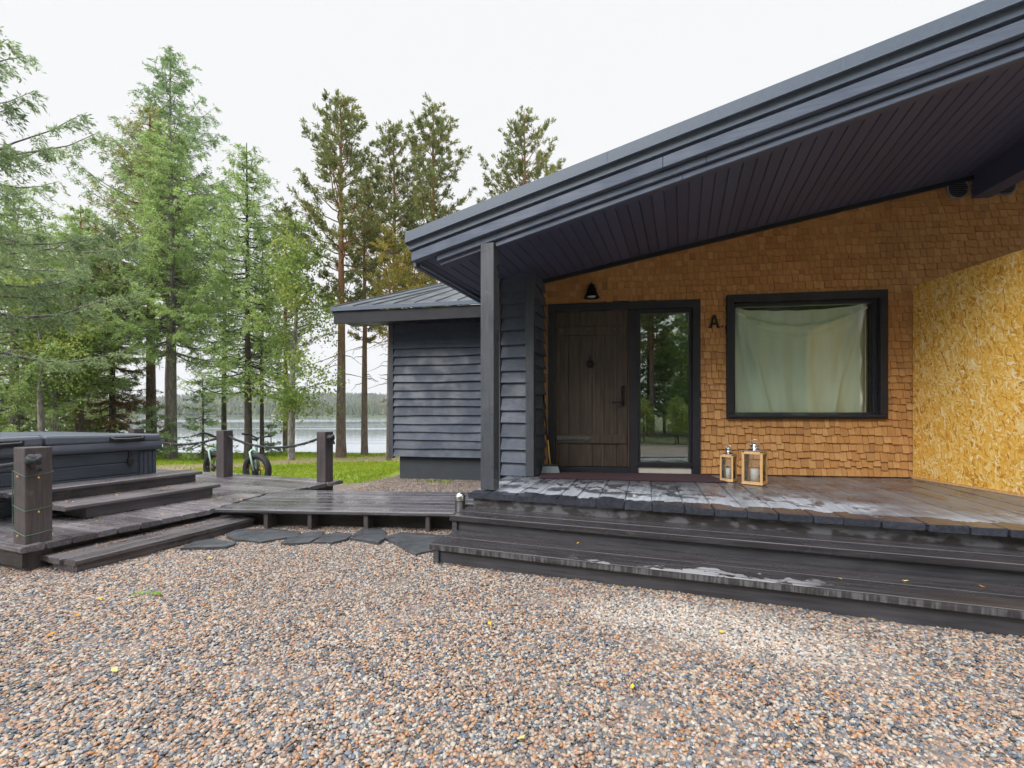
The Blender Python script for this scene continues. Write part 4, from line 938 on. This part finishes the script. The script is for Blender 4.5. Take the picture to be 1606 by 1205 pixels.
def conifer(seed, H, Rm, cb, r0, style, dens=1.0, az=None, lean=0., blade=1.0):
    """returns trunk (verts, faces) and crown (verts, faces), base at origin"""
    rg = np.random.default_rng(seed); wood_ = []; C, D, LN = [], [], []
    n = 16; zz = np.linspace(-.3, H, n); wob = np.cumsum(rg.normal(0, .02*H/16, (n, 2)), 0)*.5
    P = np.stack([wob[:, 0]+lean*zz, wob[:, 1], zz], 1); rr = r0*(1-.93*(np.clip(zz, 0, H)/H))**.85; rr[0] *= 1.25
    wood_.append(tube_arr(P, rr, 9))
    pos = lambda h: np.array([np.interp(h, zz, P[:, k]) for k in range(3)])
    sp = {'pine': .42, 'spruce': .30, 'larch': .25}[style]; h = cb*H
    while h < H-.15:
        x = (h-cb*H)/(H-cb*H); nb = rg.integers(3, 6)
        if style == 'pine': L0 = Rm*(.45+.75*min(1, x/.25) if x < .25 else 1.2*(1-((x-.25)/.78)**1.7))*.85
        elif style == 'larch': L0 = Rm*(.8+.2*min(1, x*5))*(1-x)**.62
        else: L0 = Rm*(1-x)**.75
        a0 = rg.random()*6.28
        for b in range(nb):
            L = max(.25, L0*rg.uniform(.55, 1.12)); a = a0+b*6.28/nb+rg.normal(0, .35)
            if az is not None and math.cos(a-az) < -.2: continue
            if style == 'pine': el = .1+.75*x+rg.normal(0, .15); up = .35
            elif style == 'larch': el = .42*x+.08+rg.normal(0, .15); up = .12
            else: el = .5*x-.12+rg.normal(0, .1); up = .12
            nn = 7; s_ = np.linspace(0, 1, nn); dirh = np.array([math.cos(a), math.sin(a), 0])
            B = pos(h+rg.uniform(-.1, .1))+s_[:, None]*L*math.cos(el)*dirh; droop = {'pine': 0, 'larch': -.18, 'spruce': -.22}[style]
            B[:, 2] += s_*L*math.sin(el)+L*(droop*np.sin(s_*2.4)+up*s_**2.2)
            B[1:, :2] += np.cumsum(rg.normal(0, .03*L, (nn-1, 2)), 0)
            wood_.append(tube_arr(B, np.linspace(.012+.012*L, .005, nn), 4))
            # side twigs
            nt = max(3, int(L*{'pine': 8, 'larch': 11, 'spruce': 10}[style]*dens**.5)); q = np.concatenate([rg.uniform({'pine': .28, 'larch': .12, 'spruce': .12}[style], 1, nt), [1.0]])
            base = np.stack([np.interp(q, s_, B[:, k]) for k in range(3)], 1)
            tl = np.minimum(L*.5, .75)*rg.uniform(.35, 1, nt+1)*(1.15-.75*q); tl[-1] = .25
            side = rg.choice([-1, 1], nt+1); perp = np.array([-dirh[1], dirh[0], 0])
            td = dirh[None]*.7+perp[None]*side[:, None]*rg.uniform(.5, 1.1, nt+1)[:, None]; td[-1] = dirh
            if style == 'pine': td[:, 2] += rg.uniform(.1, .7, nt+1)
            elif style == 'larch': td[:, 2] += rg.uniform(-.9, .1, nt+1)
            else: td[:, 2] += rg.uniform(-.5, .05, nt+1)
            td /= np.linalg.norm(td, axis=1)[:, None]
            if style == 'pine':   # tufts at twig ends
                for j in range(nt+1):
                    for f_ in (.5, .8, 1.0):
                        c = base[j]+td[j]*tl[j]*f_; k = int(9*dens)
                        C.append(np.repeat(c[None], k, 0)+rg.normal(0, .035, (k, 3))); dd = td[j][None]*.8+rg.normal(0, .55, (k, 3)); dd[:, 2] += .35; D.append(dd); LN.append(rg.uniform(.10, .19, k)*blade)
            else:
                k = int({'larch': 21, 'spruce': 30}[style]*dens)
                f_ = rg.random((nt+1, k, 1)); c = base[:, None]+td[:, None]*tl[:, None, None]*f_+rg.normal(0, .025, (nt+1, k, 3))
                if style == 'larch': c[..., 2:] -= .25*tl[:, None, None]*f_**2
                dd = td[:, None]*.9+rg.normal(0, .55, (nt+1, k, 3))
                C.append(c.reshape(-1, 3)); D.append(dd.reshape(-1, 3)); LN.append(rg.uniform(.055, .14, (nt+1)*k)*blade)
        h += sp*rg.uniform(.7, 1.3)
    if style == 'pine':   # bare dead branches under the crown
        for _ in range(int(14)):
            h = rg.uniform(.22, cb+.05)*H; a = rg.random()*6.28; L = rg.uniform(.5, 1.5)*Rm*.6; s_ = np.linspace(0, 1, 5)
            B = pos(h)+s_[:, None]*L*np.array([math.cos(a), math.sin(a), -.12]); B[1:] += np.cumsum(rg.normal(0, .05, (4, 3)), 0); B[:, 2] -= .15*L*s_**2
            wood_.append(tube_arr(B, np.linspace(.02, .006, 5), 4))
    C = np.concatenate(C); D = np.concatenate(D); LN = np.concatenate(LN)
    return join(wood_), blades(C, D, LN, LN*rg.uniform(.20, .36, len(LN)), rg)
def broadleaf(seed, H, Rm, cb, r0, nleaf=9000, lean=0., leaf=.085):
    rg = np.random.default_rng(seed); wood_ = []; C = []
    n = 12; zz = np.linspace(-.3, H*.95, n); wob = np.cumsum(rg.normal(0, .03, (n, 2)), 0)
    P = np.stack([wob[:, 0]+lean*zz, wob[:, 1], zz], 1); rr = r0*(1-.9*np.clip(zz, 0, H)/H); wood_.append(tube_arr(P, rr, 8))
    pos = lambda h: np.array([np.interp(h, zz, P[:, k]) for k in range(3)])
    nb = int(H*6)
    for _ in range(nb):
        x = rg.random()**.9; h = (cb+(.98-cb)*x)*H; L = Rm*(1.15*math.sin(math.pi*min(.97, .18+.82*x))**.7)*rg.uniform(.5, 1.1)+.2; a = rg.random()*6.28; el = rg.uniform(.2, .9)
        s_ = np.linspace(0, 1, 6); B = pos(h)+s_[:, None]*L*np.array([math.cos(a)*math.cos(el), math.sin(a)*math.cos(el), math.sin(el)]); B[:, 2] -= .35*L*s_**2; B[1:] += np.cumsum(rg.normal(0, .04*L, (5, 3)), 0)
        wood_.append(tube_arr(B, np.linspace(.012+.008*L, .004, 6), 4))
        k = int(nleaf/nb*L/Rm*1.3); q = rg.uniform(.15, 1.05, k)
        c = np.stack([np.interp(q, s_, B[:, j]) for j in range(3)], 1)+rg.normal(0, .10*L+.05, (k, 3)); c[:, 2] -= rg.random(k)*.12; C.append(c)
    C = np.concatenate(C); D = rg.normal(size=C.shape); D[:, 2] -= .5; ln = rg.uniform(.7, 1.3, len(C))*leaf
    return join(wood_), blades(C, D, ln, ln*.75, rg)
TREEG = 'trees between the lawn and the lake'
def plant(name, px, d, geo, bk, fo, label, cat='tree', group=TREEG, x=None, zoff=0, rz=0.):
    x = (px-HX)/FPX*d if x is None else x; z = float(gz(np.array(x), np.array(float(d))))+zoff
    th = thing(name, (x, d, z), label, cat, group); th.rotation_euler.z = rz
    (tv, tf), (cv_, cf) = geo
    o = link('trunk' if cat == 'tree' else 'stem', np_mesh('trunk', tv, tf, bk, True), th); o2 = link('crown' if cat == 'tree' else 'foliage', np_mesh('crown', cv_, cf, fo), th); return th
def htop(y, d): return CZ+(HY-y)/FPX*d+.4
plant('larch_tree', 0, 8.6, conifer(11, 9.9, 4.6, .34, .22, 'larch', 1.8, az=0.0, blade=.85), B_GREY, F_BLU, 'near blue green larch reaching its drooping branches in from the left edge', x=-11.4)
plant('larch_tree', 22, 15.5, conifer(12, htop(290, 15.5), 3.2, .16, .16, 'larch', .9), B_GREY, F_LAR, 'soft pale green larch filling the left edge behind the hot tub')
plant('pine_tree', 124, 17, conifer(13, htop(320, 17), 2.2, .30, .15, 'larch', 1.2), B_PINE, F_LAR, 'larch with a pinkish trunk just left of the brown spruce')
plant('birch_tree', 74, 15, broadleaf(14, 6.4, 1.6, .3, .10, 6500, -.07), B_BIR, F_BIR, 'leaning birch with yellow green leaves behind the hot tub')
plant('birch_tree', 92, 15.6, broadleaf(15, 5.6, 1.3, .35, .09, 5000, -.05), B_BIR, F_BIR, 'thinner leaning birch right beside the other birch behind the tub')
plant('spruce_tree', 176, 18, conifer(16, htop(345, 18), 1.75, .10, .13, 'spruce', 1.0), B_DARK, F_BRN, 'half dead spruce with brown needles behind the hot tub')
plant('pine_tree', 238, 19, conifer(17, htop(165, 19), 3.2, .36, .20, 'larch', .9), B_PINE, F_OLV, 'tall conifer with straight reddish trunk left of the grey larch trunk')
plant('larch_tree', 264, 20.5, conifer(18, htop(70, 20.5), 4.0, .38, .17, 'larch', 1.15), B_GREY, F_SPR, 'tallest tree of all, its top rising highest at the left')
plant('larch_tree', 269, 17.8, conifer(19, htop(188, 17.8), 3.2, .32, .20, 'larch', 1.15), B_GREY, F_LAR, 'bright fresh green larch with a thick grey trunk')
plant('larch_tree', 389, 18, conifer(20, htop(222, 18), 2.9, .22, .15, 'larch', .95), B_DARK, F_LAR, 'mid green larch standing behind the two bicycles')
plant('spruce_tree', 411, 19, conifer(21, htop(340, 19), .8, .35, .09, 'spruce', .7), B_DARK, F_SPR, 'slender spruce with thin dark trunk between the larch and the birch')
plant('birch_tree', 461, 17, broadleaf(22, htop(335, 17), 1.7, .14, .14, 9500, leaf=.095), B_BIR, F_BIR, 'leafy birch turning yellow beside the rope post near the outbuilding')
plant('pine_tree', 535, 18.8, conifer(23, htop(158, 18.8), 2.35, .40, .20, 'pine', 1.0), B_PINE, F_PINE, 'tall pine with orange trunk left of the outbuilding roof corner')
plant('pine_tree', 571.5, 20, conifer(24, htop(285, 20), 1.15, .42, .15, 'pine', .9), B_PINE, F_PINEY, 'shorter slim pine with grey foot right of the tall orange trunk')
plant('pine_tree', 617, 22, conifer(25, htop(178, 22), 2.2, .36, .17, 'pine', 1.0), B_PINE, F_PINE, 'pine rising straight behind the eave of the outbuilding')
plant('pine_tree', 680, 21, conifer(26, htop(162, 21), 2.5, .32, .20, 'pine', 1.0), B_PINE, F_PINE, 'broad topped pine behind the left end of the house roof')
plant('pine_tree', 823, 22, conifer(27, htop(166, 22), 2.6, .36, .20, 'pine', 1.0), B_PINE, F_PINE, 'lone pine rising above the middle of the sloping house roof')
plant('pine_tree', 610, 17.5, conifer(28, htop(360, 17.5), .9, .6, .10, 'pine', .8), B_PINE, F_PINEY, 'thin pine trunk standing close to the left corner of the outbuilding')
plant('birch_tree', 652, 19.5, broadleaf(29, htop(385, 19.5), 1.9, .35, .11, 9000), B_BIR, F_YEL, 'yellow autumn birch behind the outbuilding roof')
plant('pine_tree', 448, 22.5, conifer(33, htop(300, 22.5), 1.6, .3, .14, 'pine', .8), B_PINE, F_PINE, 'distant pine behind the yellowing birch')
plant('young_spruce', 238, 17.2, conifer(30, 2.3, 1.0, .03, .04, 'spruce', .9), B_DARK, F_SPR, 'young spruce at the foot of the reddish conifer trunk', 'shrub', 'undergrowth by the shore')
plant('young_spruce', 318, 17.6, conifer(31, 3.2, 1.3, .12, .05, 'spruce', .7), B_DARK, F_SPR, 'young spruce with spreading branches right of the grey larch trunk', 'shrub', 'undergrowth by the shore')
plant('leafy_bush', 28, 16.5, broadleaf(32, 2.6, 1.3, .05, .04, 4500), B_DARK, F_BIR, 'yellow green bush in front of the dark hut', 'shrub', 'undergrowth by the shore')
plant('leafy_bush', 150, 18.5, broadleaf(34, 2.2, 1.1, .05, .04, 3500), B_DARK, F_BIR, 'low leafy bush at the foot of the brown spruce', 'shrub', 'undergrowth by the shore')
plant('young_spruce', 425, 19.5, conifer(35, 1.6, .7, .03, .03, 'spruce', .8), B_DARK, F_SPR, 'small young spruce at the shore behind the right bicycle', 'shrub', 'undergrowth by the shore')

for px, d, yt, Rm, st_, fo_, bk_, lab in [
    (60, 22, 330, 2.4, 'larch', F_LAR, B_GREY, 'pale larch in the back row behind the leaning birches'),
    (112, 24, 300, 2.4, 'larch', F_LAR, B_GREY, 'light larch in the back row left of the brown spruce'),
    (150, 26, 285, 2.3, 'larch', F_OLV, B_PINE, 'olive brown conifer rising behind the half dead spruce'),
    (352, 22, 270, 2.2, 'larch', F_LAR, B_DARK, 'pale conifer just left of the larch behind the bicycles'),
    (-40, 20, 250, 3.0, 'larch', F_LAR, B_GREY, 'larch cut by the left edge of the picture above the hut')]:
    plant('larch_tree', px, d, conifer(60+abs(px), htop(yt, d), Rm, .25, .13, st_, .55, blade=1.15), bk_, fo_, lab)

# wood behind the photographer (seen mirrored in the panes): one mass
def wood_mass(name, spots, label, mats):
    V, Fa, I = [], [], []; n = 0
    protos = [conifer(51, 15, 2.4, .35, .2, 'pine', .45, blade=2.0), conifer(52, 13, 2.2, .12, .18, 'spruce', .35, blade=2.2), broadleaf(53, 8, 2.2, .2, .12, 2500, leaf=.2)]
    for k, (x, y, p, s_) in enumerate(spots):
        for q in (0, 1):
            v_, f_ = protos[p][q]; c, s2 = math.cos(k*1.7), math.sin(k*1.7)
            vv = np.stack([v_[:, 0]*c-v_[:, 1]*s2, v_[:, 0]*s2+v_[:, 1]*c, v_[:, 2]], 1)*s_+np.array([x, y, 0]); V.append(vv); Fa.append(f_+n); n += len(vv); I.append(np.full(len(f_), 0 if q == 0 else 1+p))
    o = link(name, np_mesh(name, np.concatenate(V), np.concatenate(Fa), None, False, mats, np.concatenate(I))); return tag(o, label, 'wood', None, 'stuff')
sp_ = []; rr = random.Random(5)
for k in range(70): sp_.append((-26+k*.78+rr.uniform(-1, 1), -11-rr.uniform(0, 14), rr.choice((0, 1, 1, 1, 2)), rr.uniform(.75, 1.15)))
for k in range(60): sp_.append((-22+k*.75+rr.uniform(-.5, .5), -6.8-rr.uniform(0, 4), 2, rr.uniform(.16, .32)))
wood_mass('forest', sp_, 'dense mixed wood across the yard, mirrored in the window panes', [B_PINE, F_PINE, F_SPR, F_BIR])

# far shore wood: one mass of small crowns on the hills
rg = np.random.default_rng(3); N = 11000
fx = rg.uniform(-900, 420, N); fy = 440+rg.random(N)**1.5*760; fz = gz(fx, fy); hh = rg.uniform(6, 13, N); wd_ = hh*rg.uniform(.16, .36, N)
ang = np.arange(6)*np.pi/3
ring = np.stack([fx[:, None]+wd_[:, None]*np.cos(ang)*rg.uniform(.7, 1.2, (N, 6)), fy[:, None]+wd_[:, None]*np.sin(ang), (fz+hh*.25)[:, None]+rg.uniform(-.8, .8, (N, 6))], -1)
tip = np.stack([fx, fy, fz+hh], 1)[:, None]; V = np.concatenate([ring, tip], 1).reshape(-1, 3); b = np.arange(N)[:, None]*7; k = np.arange(6)[None]
Fc = np.stack([b+k, b+(k+1) % 6, b+6+0*k], -1).reshape(-1, 3)
o = link('far_wood', np_mesh('far_wood', V, Fc, fol('far_wood_leaves', [(.03, .05, .03), (.05, .075, .035), (.08, .105, .04), (.15, .15, .05)], .1, .02))); tag(o, 'dark forest on the hills across the lake', 'wood', None, 'stuff')
for (px, yy, lab) in ((437, 470, 'tiny white house on the far shore of the lake'), (305, 480, 'tiny red house on the far shore of the lake')):
    c = at(px, 650, yy); zz = float(gz(np.array(c.x), np.array(float(yy)))); th = thing('shore_house', (c.x, yy, zz), lab, 'house', 'houses on the far shore')
    G = lambda a, b_, z: Vector((c.x+a, yy+b_, zz+z)); m = MB(); m.fb(G, -6, 6, -4, 4, -1, 4); m.build('wall', plain('shore_wall', (.7, .7, .7) if px > 400 else (.3, .07, .05), .7), th)
    m = MB(); m.prism([G(-6.6,-4.8,4),G(-6.6,4.8,4),G(-6.6,0,7)], (13.2,0,0)); m.build('roof', plain('shore_roof', (.1,.09,.09), .7), th)

# ------------------------------------------------------------------ lawn grass
rg = np.random.default_rng(8); N = 130000
gx = rg.uniform(-17, -1.2, N); gy = 7.2+rg.random(N)**1.15*14.0
nzv = np.sin(gx*1.1+gy*.7)*.4+np.sin(gx*.37-gy*.9)*.5
edge = gy+.55*gx+nzv*.3
de = gy-.8*(gx+8)+nzv*1.0; dirt = (de > 14.0) & (de < 17.8) & (rg.random(N) > .16)
keep = (edge > 7.9) & ~dirt & (gx > -1.22*gy-1) & ~((gx > -2.75) & (gy > 9.2)); gx, gy = gx[keep], gy[keep]
# keep off the deck
s_, t_ = (gx-Cx)*.937-(gy-Cy)*.349, (gx-Cx)*.349+(gy-Cy)*.937; k = ~((s_ < -3.0) & (t_ < 1.62)); gx, gy = gx[k], gy[k]
C = np.stack([gx, gy, gz(gx, gy)-.005], 1); D = rg.normal(0, .5, C.shape); D[:, 2] = 1; ln = rg.uniform(.03, .085, len(C))*(1+.5*sstep(gy, 17, 20))
v, f = blades(C, D, ln, ln*.28, rg)
o = link('grass', np_mesh('grass', v, f, fol('grass_blades', [(.16, .26, .02), (.27, .38, .03), (.38, .47, .045), (.47, .47, .07)], .45, .5))); tag(o, 'bright green lawn running down to the lake', 'grass', None, 'stuff')

# ------------------------------------------------------------------ gravel stones (geometry nodes on a point mesh)
rg = np.random.default_rng(9); cs = .0100
def gpts(x0, x1, y0, y1, cs):
    X, Y = np.meshgrid(np.arange(x0, x1, cs), np.arange(y0, y1, cs)); X = X.ravel(); Y = Y.ravel()
    return X+rg.uniform(-.5, .5, len(X))*cs, Y+rg.uniform(-.5, .5, len(Y))*cs
X, Y = gpts(-6.2, 4.2, 1.35, 5.45, cs)
s_, t_ = (X-Cx)*.937-(Y-Cy)*.349, (X-Cx)*.349+(Y-Cy)*.937
keep = (np.abs(X) < 1.16*Y+.35) & ~((s_ > .05) & (t_ > -.77)) & ~((s_ < -2.56) & (t_ > -2.0)) & ~((s_ < -2.9) & (t_ > -2.0)) & (Y < 5.35)
X, Y = X[keep], Y[keep]
X2, Y2 = gpts(-3.4, .2, 6.0, 10.2, .017)
s2, t2 = (X2-Cx)*.937-(Y2-Cy)*.349, (X2-Cx)*.349+(Y2-Cy)*.937
k = ((Y2+.55*X2+rg.normal(0, .12, len(X2)) < 8.25) | (X2 > -2.5)) & ~((s2 < -3.1) & (t2 < 1.6)) & (s2 < -.2); X2, Y2 = X2[k], Y2[k]
X = np.concatenate([X, X2]); Y = np.concatenate([Y, Y2])
Z = gz(X, Y)+rg.uniform(-.004, .009, len(X))+.007*np.sin(X*4.1+1.7*np.sin(Y*2.9))*np.sin(Y*5.3+1.3*np.sin(X*2.3))+.004*np.sin(X*11+Y*7)*np.sin(Y*13-X*5)
me = bpy.data.meshes.new('gravel'); me.vertices.add(len(X)); me.vertices.foreach_set('co', np.stack([X, Y, Z], 1).astype(np.float32).ravel())
gv = link('gravel', me); tag(gv, 'multicoloured rounded gravel covering the yard', 'gravel', None, 'stuff')
t = NT('gravel_stone'); oi = t.n('ShaderNodeObjectInfo').outputs['Random']; p = t.pos(); x_, y_, z_ = t.sep(p)
stones = [(0.332,0.187,0.125),(0.072,0.099,0.139),(0.356,0.265,0.185),(0.236,0.244,0.249),(0.025,0.030,0.039),(0.322,0.150,0.060),(0.143,0.167,0.197),(0.376,0.240,0.168),(0.416,0.384,0.335),(0.098,0.125,0.165),(0.288,0.206,0.142),(0.041,0.056,0.078),(0.417,0.317,0.236),(0.212,0.127,0.095),(0.327,0.327,0.309),(0.078,0.092,0.110)]
c = t.ramp(oi, [(k/len(stones), c_) for k, c_ in enumerate(stones)], 'CONSTANT')
sp = t.noise(p, 260, 3, .6); c = t.mix(t.ma('MULTIPLY', t.ss(sp, .5, .7), .25), c, (.5, .45, .4))
q = t.noise(p, 1.7, 4, .6)
# dusty pale patch washed out from the steps
dx = t.ma('ADD', t.ma('MULTIPLY', t.ma('SUBTRACT', x_, 1.25), .937), t.ma('MULTIPLY', t.ma('SUBTRACT', y_, 2.72), -.349))
dy = t.ma('ADD', t.ma('MULTIPLY', t.ma('SUBTRACT', x_, 1.25), .349), t.ma('MULTIPLY', t.ma('SUBTRACT', y_, 2.72), .937))
rr_ = t.ma('ADD', t.ma('POWER', t.ma('MULTIPLY', dx, .85), 2.0), t.ma('POWER', t.ma('MULTIPLY', dy, 2.3), 2.0))
dust = t.ma('MULTIPLY', t.ss(t.ma('ADD', rr_, t.ma('MULTIPLY', q, 1.6)), 1.75, .45), .8)
damp = t.ss(t.noise(p, .8, 4, .6), .46, .62); c = t.mix(t.ma('MULTIPLY', damp, .14), c, (.09, .075, .065)); c = t.mix(.05, c, (.42, .29, .20)); dust = t.ma('MULTIPLY', dust, t.ss(t.ma('FRACT', t.ma('MULTIPLY', oi, 17.3)), .0, .9)); c = t.mix(dust, c, (.60, .57, .53))
t.set(col=c, rough=t.ma('MULTIPLY_ADD', oi, .3, .35)); M['stone'] = t.m
ng = bpy.data.node_groups.new('gravel_scatter', 'GeometryNodeTree')
ng.interface.new_socket('Geometry', in_out='INPUT', socket_type='NodeSocketGeometry'); ng.interface.new_socket('Geometry', in_out='OUTPUT', socket_type='NodeSocketGeometry')
N_ = ng.nodes.new; Lk = ng.links.new
gi = N_('NodeGroupInput'); go = N_('NodeGroupOutput'); iop = N_('GeometryNodeInstanceOnPoints'); gti = N_('GeometryNodeGeometryToInstance')
m2p = N_('GeometryNodeMeshToPoints'); Lk(gi.outputs[0], m2p.inputs[0]); Lk(m2p.outputs[0], iop.inputs['Points'])
for k in range(6):
    ico = N_('GeometryNodeMeshIcoSphere'); ico.inputs['Radius'].default_value = 1; ico.inputs['Subdivisions'].default_value = 2
    ps = N_('GeometryNodeInputPosition'); nz = N_('ShaderNodeTexNoise'); nz.inputs['Scale'].default_value = .9; nz.inputs['Detail'].default_value = 1
    ad = N_('ShaderNodeVectorMath'); ad.operation = 'ADD'; ad.inputs[1].default_value = (k*7.3, k*3.1, k*5.7); Lk(ps.outputs[0], ad.inputs[0]); Lk(ad.outputs[0], nz.inputs['Vector'])
    su = N_('ShaderNodeVectorMath'); su.operation = 'SUBTRACT'; su.inputs[1].default_value = (.5, .5, .5); Lk(nz.outputs[1], su.inputs[0])
    sc = N_('ShaderNodeVectorMath'); sc.operation = 'SCALE'; sc.inputs['Scale'].default_value = 1.0; Lk(su.outputs[0], sc.inputs[0])
    spn = N_('GeometryNodeSetPosition'); Lk(ico.outputs[0], spn.inputs[0]); Lk(sc.outputs[0], spn.inputs['Offset'])
    tf = N_('GeometryNodeTransform'); Lk(spn.outputs[0], tf.inputs[0]); tf.inputs['Scale'].default_value = (1.12, .90, .58)
    sms = N_('GeometryNodeSetShadeSmooth'); Lk(tf.outputs[0], sms.inputs[0])
    sm = N_('GeometryNodeSetMaterial'); sm.inputs['Material'].default_value = M['stone']; Lk(sms.outputs[0], sm.inputs[0]); Lk(sm.outputs[0], gti.inputs[0])
Lk(gti.outputs[0], iop.inputs['Instance']); iop.inputs['Pick Instance'].default_value = True
def rv(tp, lo, hi, seed):
    r = N_('FunctionNodeRandomValue'); r.data_type = tp
    i0 = {'FLOAT_VECTOR': (0, 1), 'FLOAT': (2, 3), 'INT': (4, 5)}[tp]; r.inputs[i0[0]].default_value = lo; r.inputs[i0[1]].default_value = hi
    r.inputs['Seed'].default_value = seed; return r.outputs[{'FLOAT_VECTOR': 0, 'FLOAT': 1, 'INT': 2}[tp]]
Lk(rv('INT', 0, 5, 1), iop.inputs['Instance Index'])
e2r = N_('FunctionNodeEulerToRotation'); Lk(rv('FLOAT_VECTOR', (-.5, -.5, 0), (.5, .5, 6.28), 2), e2r.inputs[0]); Lk(e2r.outputs[0], iop.inputs['Rotation'])
Lk(rv('FLOAT', .0048, .0120, 3), iop.inputs['Scale']); Lk(iop.outputs[0], go.inputs[0])
gv.modifiers.new('scatter', 'NODES').node_group = ng

# ------------------------------------------------------------------ fallen leaves, weed
LM = [fol('leaf_yellow', [(.75,.48,.02), (.85,.6,.05)], .2), fol('leaf_orange', [(.5,.22,.03), (.65,.33,.05)], .2), fol('leaf_pale', [(.55,.45,.15), (.7,.6,.3)], .2)]
def leafmesh(sz, seed, mat):
    rr = random.Random(seed); n = 7; L = [(-1,0,0)]+[(-1+2*i_/n, .55*math.sin(math.pi*(i_/n)**.8), .25*math.sin(i_*1.1)+rr.uniform(-.06,.06)) for i_ in range(1, n)]+[(1,0,.15)]
    lower = [(x, -y, z+rr.uniform(0,.2)) for x, y, z in L[1:-1]][::-1]; pts = L+lower; m = MB(); m.add([(x*sz, y*sz, z*sz*.5) for x, y, z in pts], [list(range(len(pts)))]); m.add([(x*sz*.98, y*sz*.98, z*sz*.5-.0008) for x, y, z in pts], [list(range(len(pts)))[::-1]])
    o = m.build('fallen_leaf', mat); return o
LG = 'fallen leaves on the gravel'
for k, (px, py, mi, sz, lab) in enumerate([(158,944,0,.030,'bright yellow fallen leaf on the gravel near the left deck'),(122,970,1,.024,'orange brown fallen leaf left of the green weed on the gravel'),(80,1001,1,.03,'orange brown fallen leaf on the left foreground gravel'),(180,1058,2,.032,'pale peach fallen leaf on the left foreground gravel'),
    (992,1084,0,.022,'yellow orange fallen leaf in the middle foreground gravel'),(1131,997,0,.024,'yellow fallen leaf on the pale dusty gravel below the steps'),(768,984,0,.024,'yellow fallen leaf on gravel below the left end of the porch steps'),(818,1166,2,.026,'pale yellow fallen leaf at the bottom of the gravel'),(330,879,0,.028,'small yellow fallen leaf on gravel by the slate slabs')]):
    d = CZ*FPX/(py-HY); c = at(px, py, d); o = leafmesh(sz*.8, k, LM[mi]); o.location = (c.x, d, .024); o.rotation_euler = (rnd.uniform(-.3,.3), rnd.uniform(-.3,.3), k*1.9); tag(o, lab, 'leaf', LG)
for k, (px, py, z, mi, lab) in enumerate([(1136,822,.32,0,'yellow fallen leaf upright on the upper porch step'),(1318,909,.176,2,'pale fallen leaf on the lower porch step at the centre'),(1420,912,.176,2,'pale fallen leaf lying further right on the lower porch step'),(906,853,.176,1,'tiny orange leaf on the left part of the lower porch step'),(1540,921,.176,1,'brown fallen leaf near the right edge on the lower porch step')]):
    d = (CZ-z)*FPX/(py-HY); c = at(px, py, d); o = leafmesh(.018, 40+k, LM[mi]); o.location = (c.x, d, z+.006); o.rotation_euler = (rnd.uniform(-.2,.2)+(1.0 if k == 0 else 0), .1, k*1.3); tag(o, lab, 'leaf', 'fallen leaves on the porch steps')
# litter of dry needles and leaf scraps on the left deck: nobody could count it
rg = np.random.default_rng(12); C = []
for _ in range(420):
    z = DZ+.004; r_ = rg.random()
    if r_ < .45: s0_, t0_ = rg.uniform(-3.6, -2.95)-abs(rg.normal(0, .06)), rg.uniform(-2.1, .2)
    elif r_ < .8: s0_, t0_, z = rg.uniform(-2.85, -2.72), rg.uniform(-2.0, -.45), .117
    else: s0_, t0_, z = rg.uniform(-4.0, -3.75), rg.uniform(-1.5, -.05), .381
    q = PF(s0_, t0_, z); C.append((q.x, q.y, q.z))
C = np.array(C); D = rg.normal(size=C.shape); D[:, 2] *= .12; ln = rg.uniform(.008, .034, len(C)); v, f = blades(C, D, ln, ln*.5, rg)
tag(link('leaf_litter', np_mesh('leaf_litter', v, f, fol('litter', [(.16,.09,.045), (.30,.18,.09), (.42,.28,.15), (.5,.36,.2)], .1))), 'dry leaf scraps scattered on the left deck and its steps', 'leaf litter', None, 'stuff')
wp = at(236, 936, CZ*FPX/(936-HY)); wd = thing('weed', (wp.x, wp.y, 0), 'small bright green weed sprouting from the gravel', 'weed')
m = MB(); rr = random.Random(3)
for k in range(9):
    a_ = rr.random()*6.28; b0 = Vector((wp.x+rr.uniform(-.09, .11), wp.y+rr.uniform(-.02, .02), .012)); dv_ = Vector((math.cos(a_), math.sin(a_)*.6, .45))*rr.uniform(.03, .055); sd_ = Vector((-dv_.y, dv_.x, 0)).normalized()*.015
    m.add([b0, b0+dv_*.5+sd_, b0+dv_, b0+dv_*.5-sd_], [(0,1,2,3)])
m.build('leaves', fol('weed_leaf', [(.12,.30,.02), (.25,.45,.05)], .4), wd)

# ------------------------------------------------------------------ air between here and the far hills
m = MB(); m.fb(lambda a, b, z: Vector((a, b, z)), -2500, 2500, -950, 1480, -7, 120)
t = NT('haze_air'); t.t.nodes.remove(t.b); pv = t.n('ShaderNodeVolumePrincipled'); pv.inputs['Color'].default_value = (.86, .91, 1, 1); pv.inputs['Density'].default_value = .00032
t.l(pv.outputs[0], t.out.inputs['Volume'])
hz_ = m.build('haze', t.m); tag(hz_, 'thin pale autumn haze over the lake', 'haze', None, 'stuff')
